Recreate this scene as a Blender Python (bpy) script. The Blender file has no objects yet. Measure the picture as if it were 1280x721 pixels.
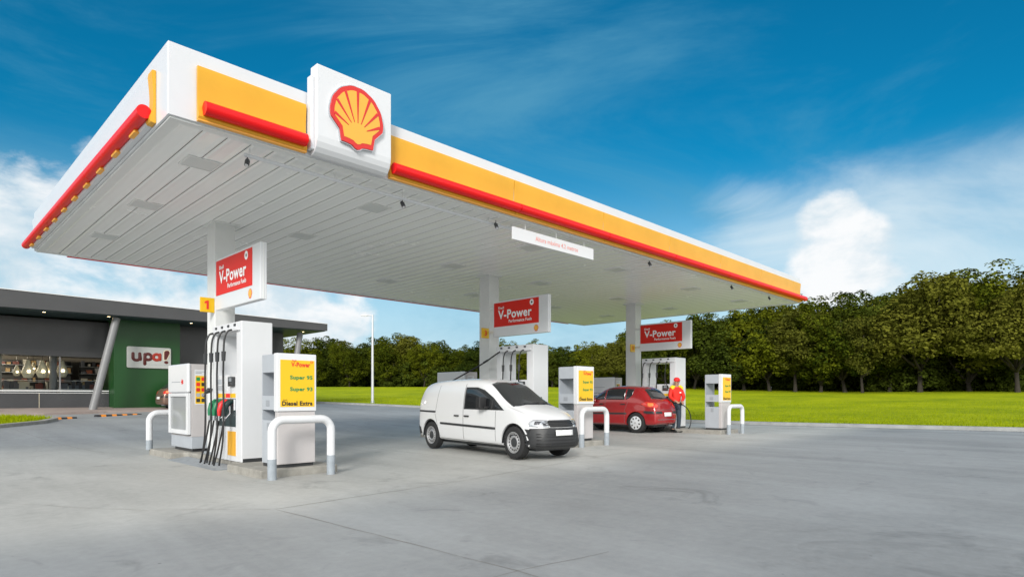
import bpy, bmesh, math, random
from mathutils import Vector, Matrix
from mathutils.bvhtree import BVHTree
random.seed(11)
scn = bpy.context.scene
COL = scn.collection
R = math.radians

# ------------------------------------------------------------------ helpers
def put(name, me, parent=None, m=None):
    o = bpy.data.objects.new(name, me); COL.objects.link(o)
    if parent: o.parent = parent
    if m: me.materials.append(m)
    return o

def tag(o, label=None, cat=None, group=None, kind=None):
    if label: o['label'] = label
    if cat: o['category'] = cat
    if group: o['group'] = group
    if kind: o['kind'] = kind
    return o

def thing(name, label, cat, loc=(0, 0, 0), rz=0, group=None):
    o = bpy.data.objects.new(name, None); COL.objects.link(o)
    o.location = loc; o.rotation_euler = (0, 0, rz); o.empty_display_size = .2
    return tag(o, label, cat, group)

def children(o): return [c for c in bpy.data.objects if c.parent == o]

def copy_tree(o, parent=None):
    c = o.copy(); COL.objects.link(c)
    if parent: c.parent = parent
    for ch in children(o): copy_tree(ch, c)
    return c

class MB:
    def __init__(s): s.v = []; s.f = []; s.mi = []; s.cur = 0
    def add(s, vs, fs):
        b = len(s.v); s.v += [tuple(v) for v in vs]
        s.f += [tuple(b + i for i in f) for f in fs]; s.mi += [s.cur] * len(fs); return s
    def box(s, x0, x1, y0, y1, z0, z1):
        return s.add([(x0,y0,z0),(x1,y0,z0),(x1,y1,z0),(x0,y1,z0),(x0,y0,z1),(x1,y0,z1),(x1,y1,z1),(x0,y1,z1)],
                     [(0,3,2,1),(4,5,6,7),(0,1,5,4),(1,2,6,5),(2,3,7,6),(3,0,4,7)])
    def tube(s, pts, r, n=12, cap=True):
        pts = [Vector(p) for p in pts]; rs = r if isinstance(r, (list, tuple)) else [r] * len(pts)
        vs = []; fs = []; prev = None
        for i, p in enumerate(pts):
            d = (pts[min(i+1, len(pts)-1)] - pts[max(i-1, 0)]).normalized()
            if prev is None:
                a = Vector((0,0,1)) if abs(d.z) < .9 else Vector((1,0,0))
                u = d.cross(a).normalized()
            else:
                u = (prev - d * prev.dot(d)).normalized()
            prev = u; w = d.cross(u)
            for k in range(n):
                t = 2*math.pi*k/n
                vs.append(p + (u*math.cos(t) + w*math.sin(t)) * rs[i])
        for i in range(len(pts)-1):
            for k in range(n):
                fs.append((i*n+k, i*n+(k+1)%n, (i+1)*n+(k+1)%n, (i+1)*n+k))
        if cap:
            fs.append(tuple(range(n))[::-1]); fs.append(tuple((len(pts)-1)*n+k for k in range(n)))
        return s.add(vs, fs)
    def prism(s, poly, fr, t0, t1):
        """2D outline in frame fr=(o,u,v,n), from depth t0 to t1 along n"""
        o, u, v, nn = fr; k = len(poly)
        a = [o + u*p[0] + v*p[1] + nn*t0 for p in poly]; b = [o + u*p[0] + v*p[1] + nn*t1 for p in poly]
        fs = [tuple(range(k))[::-1], tuple(range(k, 2*k))] + [(i, (i+1)%k, k+(i+1)%k, k+i) for i in range(k)]
        return s.add(a + b, fs)
    def lathe(s, prof, c, ax, n=32):
        """prof: (radius, height along ax) list"""
        c = Vector(c); ax = Vector(ax).normalized(); a = Vector((0,0,1)) if abs(ax.z) < .9 else Vector((1,0,0))
        u = ax.cross(a).normalized(); w = ax.cross(u); vs = []; fs = []
        for (r, h) in prof:
            for k in range(n):
                t = 2*math.pi*k/n; vs.append(c + ax*h + (u*math.cos(t) + w*math.sin(t))*r)
        for i in range(len(prof)-1):
            for k in range(n): fs.append((i*n+k, i*n+(k+1)%n, (i+1)*n+(k+1)%n, (i+1)*n+k))
        return s.add(vs, fs)
    def build(s, name, m, parent=None, bevel=0, smooth=False, segs=2):
        me = bpy.data.meshes.new(name); me.from_pydata(s.v, [], s.f)
        bm = bmesh.new(); bm.from_mesh(me)
        bmesh.ops.recalc_face_normals(bm, faces=bm.faces); bm.to_mesh(me); bm.free()
        for x in (m if isinstance(m, (list, tuple)) else [m]): me.materials.append(x)
        me.polygons.foreach_set('material_index', s.mi)
        if smooth: me.polygons.foreach_set('use_smooth', [True]*len(me.polygons))
        o = put(name, me, parent)
        if bevel:
            b = o.modifiers.new('bevel', 'BEVEL'); b.width = bevel; b.segments = segs; b.limit_method = 'ANGLE'; b.angle_limit = R(40)
            b.harden_normals = False
        if smooth:
            me.set_sharp_from_angle(angle=R(35))
        return o

V = Vector
def frame(o, face='-y'):
    o = V(o)
    if face == '-y': return (o, V((1,0,0)), V((0,0,1)), V((0,-1,0)))
    if face == '-x': return (o, V((0,-1,0)), V((0,0,1)), V((-1,0,0)))
    if face == '+x': return (o, V((0,1,0)), V((0,0,1)), V((1,0,0)))
    if face == '-z': return (o, V((1,0,0)), V((0,1,0)), V((0,0,-1)))

def rect(x0, x1, y0, y1): return [(x0,y0),(x1,y0),(x1,y1),(x0,y1)]
def rrect(x0, x1, y0, y1, r, n=5):
    out = []
    for cx, cy, a0 in ((x1-r,y0+r,-90),(x1-r,y1-r,0),(x0+r,y1-r,90),(x0+r,y0+r,180)):
        for k in range(n+1):
            a = R(a0 + 90*k/n); out.append((cx+r*math.cos(a), cy+r*math.sin(a)))
    return out

def text(body, fr, x0, x1, y0, y1, m, parent, name='lettering', bold=.02, t=.004, keep=False, shear=0):
    cu = bpy.data.curves.new(name, 'FONT'); cu.body = body; cu.size = 1; cu.offset = bold; cu.resolution_u = 3; cu.shear = shear; cu.space_character = 1+bold*2.2
    tmp = bpy.data.objects.new('tmp', cu); COL.objects.link(tmp)
    dg = bpy.context.evaluated_depsgraph_get(); dg.update()
    me = bpy.data.meshes.new_from_object(tmp.evaluated_get(dg))
    bpy.data.objects.remove(tmp); bpy.data.curves.remove(cu)
    xs = [v.co.x for v in me.vertices]; ys = [v.co.y for v in me.vertices]
    ax, bx, ay, by = min(xs), max(xs), min(ys), max(ys)
    sx = (x1-x0)/(bx-ax); sy = (y1-y0)/(by-ay)
    if keep: sx = sy = min(sx, sy)
    o, u, v, n = fr
    for q in me.vertices:
        q.co = o + u*(x0 + (q.co.x-ax)*sx) + v*(y0 + (q.co.y-ay)*sy) + n*t
    me.materials.clear()
    ob = put(name, me, parent, m)
    return ob

# ------------------------------------------------------------------ materials
def mat(name, c, rough=.5, metal=0, var=.0, scale=3., bump=0, bscale=60, coat=0, spec=.5, c2=None, em=None, es=0, stretch=None):
    m = bpy.data.materials.new(name); m.use_nodes = True; nt = m.node_tree; b = nt.nodes['Principled BSDF']
    b.inputs['Base Color'].default_value = (*c, 1); b.inputs['Roughness'].default_value = rough; b.inputs['Metallic'].default_value = metal
    b.inputs['Coat Weight'].default_value = coat; b.inputs['Specular IOR Level'].default_value = spec
    if em: b.inputs['Emission Color'].default_value = (*em, 1); b.inputs['Emission Strength'].default_value = es
    if var or c2 or bump:
        tc = nt.nodes.new('ShaderNodeTexCoord'); mp = nt.nodes.new('ShaderNodeMapping'); nt.links.new(tc.outputs['Object'], mp.inputs[0])
        if stretch: mp.inputs['Scale'].default_value = stretch
    if var or c2:
        n = nt.nodes.new('ShaderNodeTexNoise'); n.inputs['Scale'].default_value = scale; n.inputs['Detail'].default_value = 6; n.inputs['Roughness'].default_value = .6
        nt.links.new(mp.outputs[0], n.inputs['Vector'])
        r = nt.nodes.new('ShaderNodeValToRGB'); r.color_ramp.elements[0].position = .3; r.color_ramp.elements[1].position = .7
        lo = c2 if c2 else tuple(x*(1-var) for x in c)
        r.color_ramp.elements[0].color = (*lo, 1); r.color_ramp.elements[1].color = (*c, 1)
        nt.links.new(n.outputs['Fac'], r.inputs[0]); nt.links.new(r.outputs[0], b.inputs['Base Color'])
        rr = nt.nodes.new('ShaderNodeMapRange'); rr.inputs[3].default_value = min(1, rough+.08); rr.inputs[4].default_value = max(.02, rough-.05)
        nt.links.new(n.outputs['Fac'], rr.inputs[0]); nt.links.new(rr.outputs[0], b.inputs['Roughness'])
    if bump:
        n2 = nt.nodes.new('ShaderNodeTexNoise'); n2.inputs['Scale'].default_value = bscale; n2.inputs['Detail'].default_value = 4
        nt.links.new(mp.outputs[0], n2.inputs['Vector'])
        bp = nt.nodes.new('ShaderNodeBump'); bp.inputs['Strength'].default_value = bump; bp.inputs['Distance'].default_value = .01
        nt.links.new(n2.outputs['Fac'], bp.inputs['Height']); nt.links.new(bp.outputs[0], b.inputs['Normal'])
    return m

M = {}
M['white'] = mat('white_paint', (.69,.70,.73), .32, var=.05, scale=1.5, coat=.2)
M['soffit'] = mat('soffit_enamel', (.94,.945,.93), .24, var=.03, scale=.8, spec=.6)
M['seam'] = mat('seam_dark', (.12,.12,.12), .8)
M['seamgroove'] = mat('soffit_groove', (.45,.45,.45), .8)
M['seamlight'] = mat('seam_grey', (.45,.4,.3), .8)
M['trim'] = mat('soffit_trim', (.76,.77,.76), .45)
M['lightpanel'] = mat('canopy_lens', (.66,.68,.67), .4, bump=.15, bscale=90)
M['yellow'] = mat('fascia_yellow', (.80,.41,.03), .33, var=.12, scale=1.2, spec=.35)
M['orange'] = mat('bracket_orange', (.9,.42,.05), .4)
M['red'] = mat('tube_red', (.80,.004,.006), .35, spec=.35)
M['logored'] = mat('logo_red', (.66,.025,.02), .35)
M['logoyellow'] = mat('logo_yellow', (.80,.42,.05), .35)
M['signwhite'] = mat('sign_white', (.70,.71,.73), .28, coat=.3)
M['signred'] = mat('sign_red', (.70,.018,.008), .4, spec=.25)
M['py'] = mat('price_yellow', (.84,.50,.006), .35)
M['txtwhite'] = mat('text_white', (.9,.9,.9), .5)
M['txtred'] = mat('text_red', (.78,.03,.02), .5)
M['txtpink'] = mat('text_pink', (.85,.32,.28), .5)
M['txtgreen'] = mat('text_green', (.012,.26,.07), .5)
M['txtblack'] = mat('text_black', (.03,.025,.02), .5)
M['txtgrey'] = mat('text_grey', (.3,.32,.35), .5)
M['column'] = mat('column_white', (.74,.75,.745), .42, var=.08, scale=2.5, bump=.05, bscale=40)
M['cabinet'] = mat('cabinet_white', (.69,.70,.72), .35, var=.04, scale=2, coat=.15)
M['greypanel'] = mat('panel_grey', (.42,.45,.49), .4, var=.08, scale=4)
M['steelgrey'] = mat('steel_grey', (.36,.39,.42), .42, var=.2, scale=9, metal=.3)
M['pinkgrey'] = mat('brushed_plate', (.58,.55,.55), .36, var=.06, scale=3, metal=.15)
M['black'] = mat('black_rubber', (.016,.016,.017), .45)
M['dark'] = mat('dark_plastic', (.035,.037,.04), .4)
M['nozgreen'] = mat('nozzle_green', (.01,.17,.07), .4)
M['nozred'] = mat('nozzle_red', (.75,.03,.03), .4)
M['nozblack'] = mat('nozzle_black', (.012,.035,.035), .4)
M['chrome'] = mat('chrome', (.65,.66,.68), .22, metal=1)
M['holster'] = mat('holster_dark', (.02,.04,.045), .4)
M['kerb'] = mat('kerb_concrete', (.36,.345,.31), .85, var=.35, scale=5, bump=.6, bscale=50)
M['kerb2'] = mat('lawn_kerb_concrete', (.33,.34,.34), .85, var=.3, scale=2.5, bump=.6, bscale=50)
M['bollwhite'] = mat('bollard_white', (.68,.69,.71), .4, var=.06, scale=8)
M['bollgrey'] = mat('bollard_grey', (.34,.38,.42), .5, var=.2, scale=12)
M['glassdark'] = mat('tinted_glass', (.018,.02,.022), .06, spec=.6, coat=.4)
M['shopdark'] = mat('shop_panel_grey', (.065,.066,.07), .28, var=.25, scale=.5)
M['shopfascia'] = mat('shop_fascia_grey', (.07,.07,.073), .5, var=.15, scale=.6)
M['shopsoffit'] = mat('shop_soffit_teal', (.02,.045,.05), .5)
M['shopgrey'] = mat('shop_column_grey', (.22,.22,.225), .45, var=.1, scale=3)
M['shopgreen'] = mat('shop_green', (.010,.068,.013), .38, var=.15, scale=.7)
M['shoplight'] = mat('shop_interior', (.33,.30,.26), .7, var=.2, scale=1)
M['roofwhite'] = mat('roof_edge_white', (.7,.7,.7), .5)
M['sidewalk'] = mat('sidewalk_pink', (.36,.29,.26), .8, var=.2, scale=2, bump=.4, bscale=30)
M['upaback'] = mat('shop_sign_plate', (.45,.46,.44), .3, coat=.3)
M['upabrown'] = mat('letter_brown', (.09,.010,.008), .4)
M['upared'] = mat('letter_red', (.34,.025,.01), .4)
M['upacream'] = mat('letter_cream', (.75,.65,.45), .4)
M['lamp'] = mat('pendant_shade', (.72,.66,.5), .6, bump=.3, bscale=25)
M['bulb'] = mat('bulb_lit', (1,.9,.7), .5, em=(1,.82,.55), es=12)
M['downlight'] = mat('downlight_lit', (1,.9,.7), .5, em=(1,.75,.4), es=6)
M['wood'] = mat('bark', (.042,.034,.025), .9, var=.4, scale=4, bump=1, bscale=12)
M['stopblack'] = mat('rubber_stop', (.03,.03,.033), .7)
M['stoporange'] = mat('reflector_orange', (.85,.28,.02), .5)
M['galv'] = mat('galvanised', (.62,.63,.65), .4, metal=.3, var=.06)
M['vanwhite'] = mat('van_paint', (.70,.705,.715), .25, coat=.6)
M['carred'] = mat('red_paint', (.34,.010,.013), .25, coat=1, metal=.1)
M['carbronze'] = mat('bronze_paint', (.20,.12,.085), .3, coat=.8, metal=.3)
M['plastic'] = mat('bumper_plastic', (.028,.029,.031), .5)
M['tyre'] = mat('tyre', (.018,.018,.019), .75, bump=.3, bscale=80)
M['steelwheel'] = mat('steel_wheel', (.5,.5,.51), .35, metal=.6)
M['hubcap'] = mat('hubcap', (.72,.74,.76), .3, metal=.3)
M['lampglass'] = mat('headlight_glass', (.55,.57,.6), .12, metal=.5, coat=1)
M['lampdark'] = mat('headlight_inner', (.1,.1,.11), .2, metal=.5)
M['tail'] = mat('tail_lamp', (.62,.03,.02), .15, coat=1)
M['tailo'] = mat('tail_orange', (.85,.25,.08), .15, coat=1)
M['plate'] = mat('number_plate', (.85,.85,.84), .4)
M['skin'] = mat('skin', (.42,.24,.16), .55)
M['jacket'] = mat('jacket_red', (.75,.025,.015), .75, bump=.3, bscale=20)
M['jyellow'] = mat('jacket_yellow', (.9,.62,.02), .75)
M['trousers'] = mat('trousers_navy', (.035,.05,.07), .85, bump=.3, bscale=20)
M['cap'] = mat('cap_red', (.78,.02,.02), .6)
M['hair'] = mat('hair_dark', (.02,.014,.01), .8)
M['shoe'] = mat('shoe_black', (.015,.015,.015), .4)
M['brick'] = mat('low_wall', (.25,.10,.06), .8, var=.3)

def glass_mat(name, tint, fac):
    m = bpy.data.materials.new(name); m.use_nodes = True; nt = m.node_tree; nt.nodes.clear()
    o = nt.nodes.new('ShaderNodeOutputMaterial'); mx = nt.nodes.new('ShaderNodeMixShader'); t = nt.nodes.new('ShaderNodeBsdfTransparent'); g = nt.nodes.new('ShaderNodeBsdfGlossy')
    t.inputs[0].default_value = (*tint, 1); g.inputs['Roughness'].default_value = .02; g.inputs[0].default_value = (.9,.95,1,1)
    f = nt.nodes.new('ShaderNodeFresnel'); f.inputs[0].default_value = 1.38; a = nt.nodes.new('ShaderNodeMath'); a.operation = 'ADD'; a.use_clamp = True; a.inputs[1].default_value = fac
    nt.links.new(f.outputs[0], a.inputs[0]); nt.links.new(a.outputs[0], mx.inputs[0]); nt.links.new(t.outputs[0], mx.inputs[1]); nt.links.new(g.outputs[0], mx.inputs[2]); nt.links.new(mx.outputs[0], o.inputs[0])
    return m
M['shopglass'] = glass_mat('shop_glass', (.88,.9,.9), -.03)
M['fridgeglass'] = mat('cabinet_glass', (.42,.44,.45), .12); M['fridgeglass'].node_tree.nodes['Principled BSDF'].inputs['Alpha'].default_value = .6  # milky grey in the glass stands in for light inside the cabinet
M['carglass'] = glass_mat('car_glass', (.42,.52,.50), .03)

def leaf_mat(name, c1, c2):
    m = bpy.data.materials.new(name); m.use_nodes = True; nt = m.node_tree; nt.nodes.clear()
    o = nt.nodes.new('ShaderNodeOutputMaterial'); mx = nt.nodes.new('ShaderNodeMixShader'); d = nt.nodes.new('ShaderNodeBsdfDiffuse'); t = nt.nodes.new('ShaderNodeBsdfTranslucent')
    mx.inputs[0].default_value = .25
    geo = nt.nodes.new('ShaderNodeNewGeometry'); n = nt.nodes.new('ShaderNodeTexNoise'); n.inputs['Scale'].default_value = .55; n.inputs['Detail'].default_value = 3
    nt.links.new(geo.outputs['Position'], n.inputs['Vector'])
    oi = nt.nodes.new('ShaderNodeObjectInfo')
    ad = nt.nodes.new('ShaderNodeMath'); ad.operation = 'MULTIPLY_ADD'; ad.inputs[1].default_value = .45; ad.inputs[2].default_value = -.1
    nt.links.new(oi.outputs['Random'], ad.inputs[0])
    ri = nt.nodes.new('ShaderNodeMath'); ri.operation = 'MULTIPLY_ADD'; ri.inputs[1].default_value = .35
    nt.links.new(geo.outputs['Random Per Island'], ri.inputs[0]); nt.links.new(ad.outputs[0], ri.inputs[2])
    sm = nt.nodes.new('ShaderNodeMath'); sm.operation = 'MULTIPLY_ADD'; sm.inputs[1].default_value = .7
    nt.links.new(n.outputs['Fac'], sm.inputs[0]); nt.links.new(ri.outputs[0], sm.inputs[2])
    r = nt.nodes.new('ShaderNodeValToRGB'); r.color_ramp.elements[0].position = .25; r.color_ramp.elements[1].position = .9
    r.color_ramp.elements[0].color = (*c1, 1); r.color_ramp.elements[1].color = (*c2, 1)
    nt.links.new(sm.outputs[0], r.inputs[0])
    for x in (d, t): nt.links.new(r.outputs[0], x.inputs[0])
    nt.links.new(d.outputs[0], mx.inputs[1]); nt.links.new(t.outputs[0], mx.inputs[2]); nt.links.new(mx.outputs[0], o.inputs[0])
    return m
M['leaf'] = leaf_mat('leaf_green', (.026,.045,.006), (.155,.17,.012))
M['leafdark'] = leaf_mat('leaf_dark', (.02,.036,.007), (.09,.115,.016))
M['leafolive'] = leaf_mat('leaf_olive', (.04,.052,.010), (.165,.165,.024))
M['blade'] = leaf_mat('grass_blade', (.15,.22,.004), (.32,.38,.007))

def lawn_mat():
    m = bpy.data.materials.new('lawn_grass'); m.use_nodes = True; nt = m.node_tree; b = nt.nodes['Principled BSDF']
    b.inputs['Roughness'].default_value = .9; b.inputs['Specular IOR Level'].default_value = .1
    g = nt.nodes.new('ShaderNodeNewGeometry')
    a = nt.nodes.new('ShaderNodeTexNoise'); a.inputs['Scale'].default_value = .22; a.inputs['Detail'].default_value = 5; a.inputs['Roughness'].default_value = .7
    c = nt.nodes.new('ShaderNodeTexNoise'); c.inputs['Scale'].default_value = 5; c.inputs['Detail'].default_value = 6; c.inputs['Roughness'].default_value = .8
    for x in (a, c): nt.links.new(g.outputs['Position'], x.inputs['Vector'])
    mx = nt.nodes.new('ShaderNodeMath'); mx.operation = 'MULTIPLY_ADD'; mx.inputs[1].default_value = .5
    s = nt.nodes.new('ShaderNodeMath'); s.operation = 'MULTIPLY'; s.inputs[1].default_value = .6
    nt.links.new(c.outputs['Fac'], s.inputs[0]); nt.links.new(a.outputs['Fac'], mx.inputs[0]); nt.links.new(s.outputs[0], mx.inputs[2])
    r = nt.nodes.new('ShaderNodeValToRGB'); e = r.color_ramp.elements
    e[0].position = .40; e[0].color = (.13,.20,.003,1); e[1].position = .70; e[1].color = (.40,.44,.005,1)
    nt.links.new(mx.outputs[0], r.inputs[0]); nt.links.new(r.outputs[0], b.inputs['Base Color'])
    bp = nt.nodes.new('ShaderNodeBump'); bp.inputs['Strength'].default_value = .9; bp.inputs['Distance'].default_value = .06
    nt.links.new(c.outputs['Fac'], bp.inputs['Height']); nt.links.new(bp.outputs[0], b.inputs['Normal'])
    return m
M['lawn'] = lawn_mat()

def concrete_mat():
    m = bpy.data.materials.new('forecourt_concrete'); m.use_nodes = True; nt = m.node_tree; b = nt.nodes['Principled BSDF']
    N = nt.nodes.new; Lk = nt.links.new
    g = N('ShaderNodeNewGeometry'); sep = N('ShaderNodeSeparateXYZ'); Lk(g.outputs['Position'], sep.inputs[0])
    def noise(sc, det, ro, st=(1,1,1), rot=0, dist=0):
        mp = N('ShaderNodeMapping'); mp.inputs['Scale'].default_value = st; mp.inputs['Rotation'].default_value = (0,0,rot); Lk(g.outputs['Position'], mp.inputs[0])
        n = N('ShaderNodeTexNoise'); n.inputs['Scale'].default_value = sc; n.inputs['Detail'].default_value = det; n.inputs['Roughness'].default_value = ro; n.inputs['Distortion'].default_value = dist
        Lk(mp.outputs[0], n.inputs['Vector']); return n.outputs['Fac']
    def math_(op, a, b_=None, c=None):
        x = N('ShaderNodeMath'); x.operation = op
        for i, q in enumerate((a, b_, c)):
            if q is None: continue
            if isinstance(q, (int, float)): x.inputs[i].default_value = q
            else: Lk(q, x.inputs[i])
        return x.outputs[0]
    big = noise(.22, 5, .6, dist=.4); streak = noise(.6, 6, .65, (1,.16,1), R(-45), .6); fine = noise(9, 8, .75); grit = noise(120, 3, .7)
    # warm cleaner slabs round the islands, cooler outer paving (seam at y = -1.3 and beyond y = 9)
    wy = N('ShaderNodeMapRange'); wy.interpolation_type = 'SMOOTHSTEP'; wy.inputs[1].default_value = -2.6; wy.inputs[2].default_value = -.4; Lk(sep.outputs[1], wy.inputs[0])
    wy2 = N('ShaderNodeMapRange'); wy2.interpolation_type = 'SMOOTHSTEP'; wy2.inputs[1].default_value = 12; wy2.inputs[2].default_value = 8; Lk(sep.outputs[1], wy2.inputs[0])
    warm = math_('MULTIPLY', wy.outputs[0], wy2.outputs[0])
    mixc = N('ShaderNodeMix'); mixc.data_type = 'RGBA'; Lk(warm, mixc.inputs['Factor'])
    mixc.inputs['A'].default_value = (.275,.285,.29,1); mixc.inputs['B'].default_value = (.43,.43,.41,1)
    t = math_('MULTIPLY_ADD', big, .55, math_('MULTIPLY', streak, .55)); t = math_('MULTIPLY_ADD', fine, .35, t); t = math_('MULTIPLY_ADD', grit, .10, t)
    mr = N('ShaderNodeMapRange'); mr.inputs[1].default_value = .5; mr.inputs[2].default_value = 1.05; mr.inputs[3].default_value = .58; mr.inputs[4].default_value = 1.34; Lk(t, mr.inputs[0])
    # sparse dark oil stains
    st = noise(.9, 4, .7, dist=1.2); ss = N('ShaderNodeMapRange'); ss.inputs[1].default_value = .58; ss.inputs[2].default_value = .76; ss.inputs[3].default_value = 1; ss.inputs[4].default_value = .66; Lk(st, ss.inputs[0])
    f = math_('MULTIPLY', mr.outputs[0], ss.outputs[0])
    # little pits and specks
    vo = N('ShaderNodeTexVoronoi'); vo.inputs['Scale'].default_value = 2.2; Lk(g.outputs['Position'], vo.inputs['Vector'])
    sp = N('ShaderNodeMapRange'); sp.inputs[1].default_value = .018; sp.inputs[2].default_value = .035; sp.inputs[3].default_value = .5; sp.inputs[4].default_value = 1; Lk(vo.outputs['Distance'], sp.inputs[0])
    f = math_('MULTIPLY', f, sp.outputs[0])
    vm = N('ShaderNodeVectorMath'); vm.operation = 'SCALE'; Lk(mixc.outputs['Result'], vm.inputs[0]); Lk(f, vm.inputs['Scale'])
    Lk(vm.outputs[0], b.inputs['Base Color'])
    rr = N('ShaderNodeMapRange'); rr.inputs[3].default_value = .75; rr.inputs[4].default_value = .5; Lk(streak, rr.inputs[0]); Lk(rr.outputs[0], b.inputs['Roughness'])
    bp = N('ShaderNodeBump'); bp.inputs['Strength'].default_value = .35; bp.inputs['Distance'].default_value = .006
    Lk(math_('MULTIPLY_ADD', grit, .5, fine), bp.inputs['Height']); Lk(bp.outputs[0], b.inputs['Normal'])
    return m
M['concrete'] = concrete_mat()
M['earth'] = mat('far_ground', (.10,.13,.03), .95, var=.4, scale=.3)

# ------------------------------------------------------------------ camera and light
HX = R(44.569)
cam = bpy.data.cameras.new('camera'); co = bpy.data.objects.new('camera', cam); COL.objects.link(co); scn.camera = co
co.location = (-2.29, -7.89, 1.2); co.rotation_euler = (R(90), 0, HX - R(90))
cam.sensor_width = 36; cam.lens = 763.4/1280*36; cam.shift_y = 135.5/1280; cam.clip_end = 6000; cam.clip_start = .05
FX, FY = math.cos(HX), math.sin(HX)
def cam_ray(px, py):
    u = (px-640)/763.4; w = (496-py)/763.4
    return V((FX+u*FY, FY-u*FX, w))
def at(px, D):   # ground-plan point seen at column px, D metres deep
    d = cam_ray(px, 496); return -2.29 + d.x*D, -7.89 + d.y*D
def on_y(px, py, y):
    d = cam_ray(px, py); k = (y+7.89)/d.y; return -2.29+k*d.x, 1.2+k*d.z

SUN_EL, SUN_AZ = R(25), math.atan2(-.60, -.80)       # direction towards the sun in plan
sd = V((math.cos(SUN_EL)*math.cos(SUN_AZ), math.cos(SUN_EL)*math.sin(SUN_AZ), math.sin(SUN_EL)))
sl = bpy.data.lights.new('sun', 'SUN'); sl.energy = 2.1; sl.angle = R(15); sl.color = (1, .965, .91)
so = bpy.data.objects.new('sun', sl); COL.objects.link(so); so.rotation_euler = sd.to_track_quat('Z', 'Y').to_euler()

def build_world():
    w = bpy.data.worlds.new('World'); scn.world = w; w.use_nodes = True; nt = w.node_tree; N = nt.nodes.new; Lk = nt.links.new
    bg = nt.nodes['Background']; bg.inputs['Strength'].default_value = .13
    sky = N('ShaderNodeTexSky'); sky.sky_type = 'NISHITA'; sky.sun_disc = False; sky.sun_elevation = SUN_EL; sky.sun_rotation = R(90) - SUN_AZ
    sky.air_density = 1.0; sky.dust_density = .6; sky.ozone_density = 1.5
    tc = N('ShaderNodeTexCoord'); D = tc.outputs['Generated']
    sep = N('ShaderNodeSeparateXYZ'); Lk(D, sep.inputs[0])
    def mth(op, *a):
        x = N('ShaderNodeMath'); x.operation = op
        for i, q in enumerate(a):
            if isinstance(q, (int, float)): x.inputs[i].default_value = q
            else: Lk(q, x.inputs[i])
        return x.outputs[0]
    def mr(v, a, b, c=0, d=1):
        x = N('ShaderNodeMapRange'); x.interpolation_type = 'SMOOTHSTEP'
        for i, q in enumerate((a, b, c, d)): x.inputs[i+1].default_value = q
        Lk(v, x.inputs[0]); return x.outputs[0]
    def noise(sc, det, ro, scale=(1,1,1), dist=0, off=(0,0,0), rot=(0,0,0)):
        mp = N('ShaderNodeMapping'); mp.inputs['Scale'].default_value = scale; mp.inputs['Location'].default_value = off; mp.inputs['Rotation'].default_value = rot; Lk(D, mp.inputs[0])
        n = N('ShaderNodeTexNoise'); n.inputs['Scale'].default_value = sc; n.inputs['Detail'].default_value = det; n.inputs['Roughness'].default_value = ro; n.inputs['Distortion'].default_value = dist
        Lk(mp.outputs[0], n.inputs['Vector']); return n.outputs['Fac']
    def mix(f, a, b):
        x = N('ShaderNodeMix'); x.data_type = 'RGBA'
        if isinstance(f, (int, float)): x.inputs['Factor'].default_value = f
        else: Lk(f, x.inputs['Factor'])
        for k, q in (('A', a), ('B', b)):
            if isinstance(q, tuple): x.inputs[k].default_value = (*q, 1)
            else: Lk(q, x.inputs[k])
        return x.outputs['Result']
    tint = N('ShaderNodeMix'); tint.data_type = 'RGBA'; tint.blend_type = 'MULTIPLY'; tint.inputs['Factor'].default_value = 1
    Lk(sky.outputs[0], tint.inputs['A']); tint.inputs['B'].default_value = SKYTINT
    c = tint.outputs['Result']
    el = sep.outputs[2]
    c = mix(mr(el, .36, .02, 0, 1), c, HORIZON)
    def blob(px, py, w0, w1):        # soft patch of the sky about one world direction
        d = cam_ray(px, py).normalized(); x = N('ShaderNodeVectorMath'); x.operation = 'DOT_PRODUCT'; Lk(D, x.inputs[0]); x.inputs[1].default_value = d
        return mr(x.outputs['Value'], math.cos(R(w0)), math.cos(R(w1)))
    # thin high veil
    veil = noise(1.6, 8, .62, (1,1,3.2), .8, (3.1,1.7,.4))
    veil = mr(mth('ADD', veil, mth('MULTIPLY', blob(690, 170, 26, 6), .16)), .46, .86, 0, .72)
    c = mix(veil, c, VEIL)
    cir = noise(2.2, 9, .6, (1,1,2.6), .9, (.3,5.2,1.4))
    right = mth('MAXIMUM', blob(1230, 320, 26, 9), blob(1060, 270, 15, 4))
    right = mth('MULTIPLY', right, mr(el, .38, .27))
    rm = mr(mth('ADD', mth('MULTIPLY', right, .44), cir), .60, 1.12, 0, .85)
    c = mix(rm, c, CLOUD)
    cum = noise(6.5, 10, .6, (1,1,1.5), .25, (1.2,.6,.3))
    puff = mth('MAXIMUM', blob(1042, 285, 3.6, 1.0), blob(1055, 325, 5.5, 1.5))
    left = mth('MAXIMUM', blob(-20, 352, 13, 4), blob(380, 372, 9, 3))
    left = mth('MAXIMUM', left, mth('MULTIPLY', blob(190, 365, 16, 6), .85))
    allb = mth('MAXIMUM', puff, left)
    pm = mr(mth('ADD', mth('MULTIPLY', allb, .34), cum), .62, .84, 0, .95)
    shade = noise(9, 8, .6, (1,1,1.8), .2, (7.7,2.2,.9))
    pm = mth('MULTIPLY', pm, mr(allb, .0, .25))
    cc = mix(mr(shade, .35, .62), CLOUDSH, CLOUDW)
    c = mix(pm, c, cc)
    # unseen clouds round the horizon and behind the camera, brightened to add fill light
    ot = noise(2.6, 8, .6, (1,1,2.2), .4, (9.1,4.4,2.2))
    d0 = cam_ray(640, 300).normalized(); x = N('ShaderNodeVectorMath'); x.operation = 'DOT_PRODUCT'; Lk(D, x.inputs[0]); x.inputs[1].default_value = d0
    away = mr(x.outputs['Value'], .55, .25)
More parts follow.
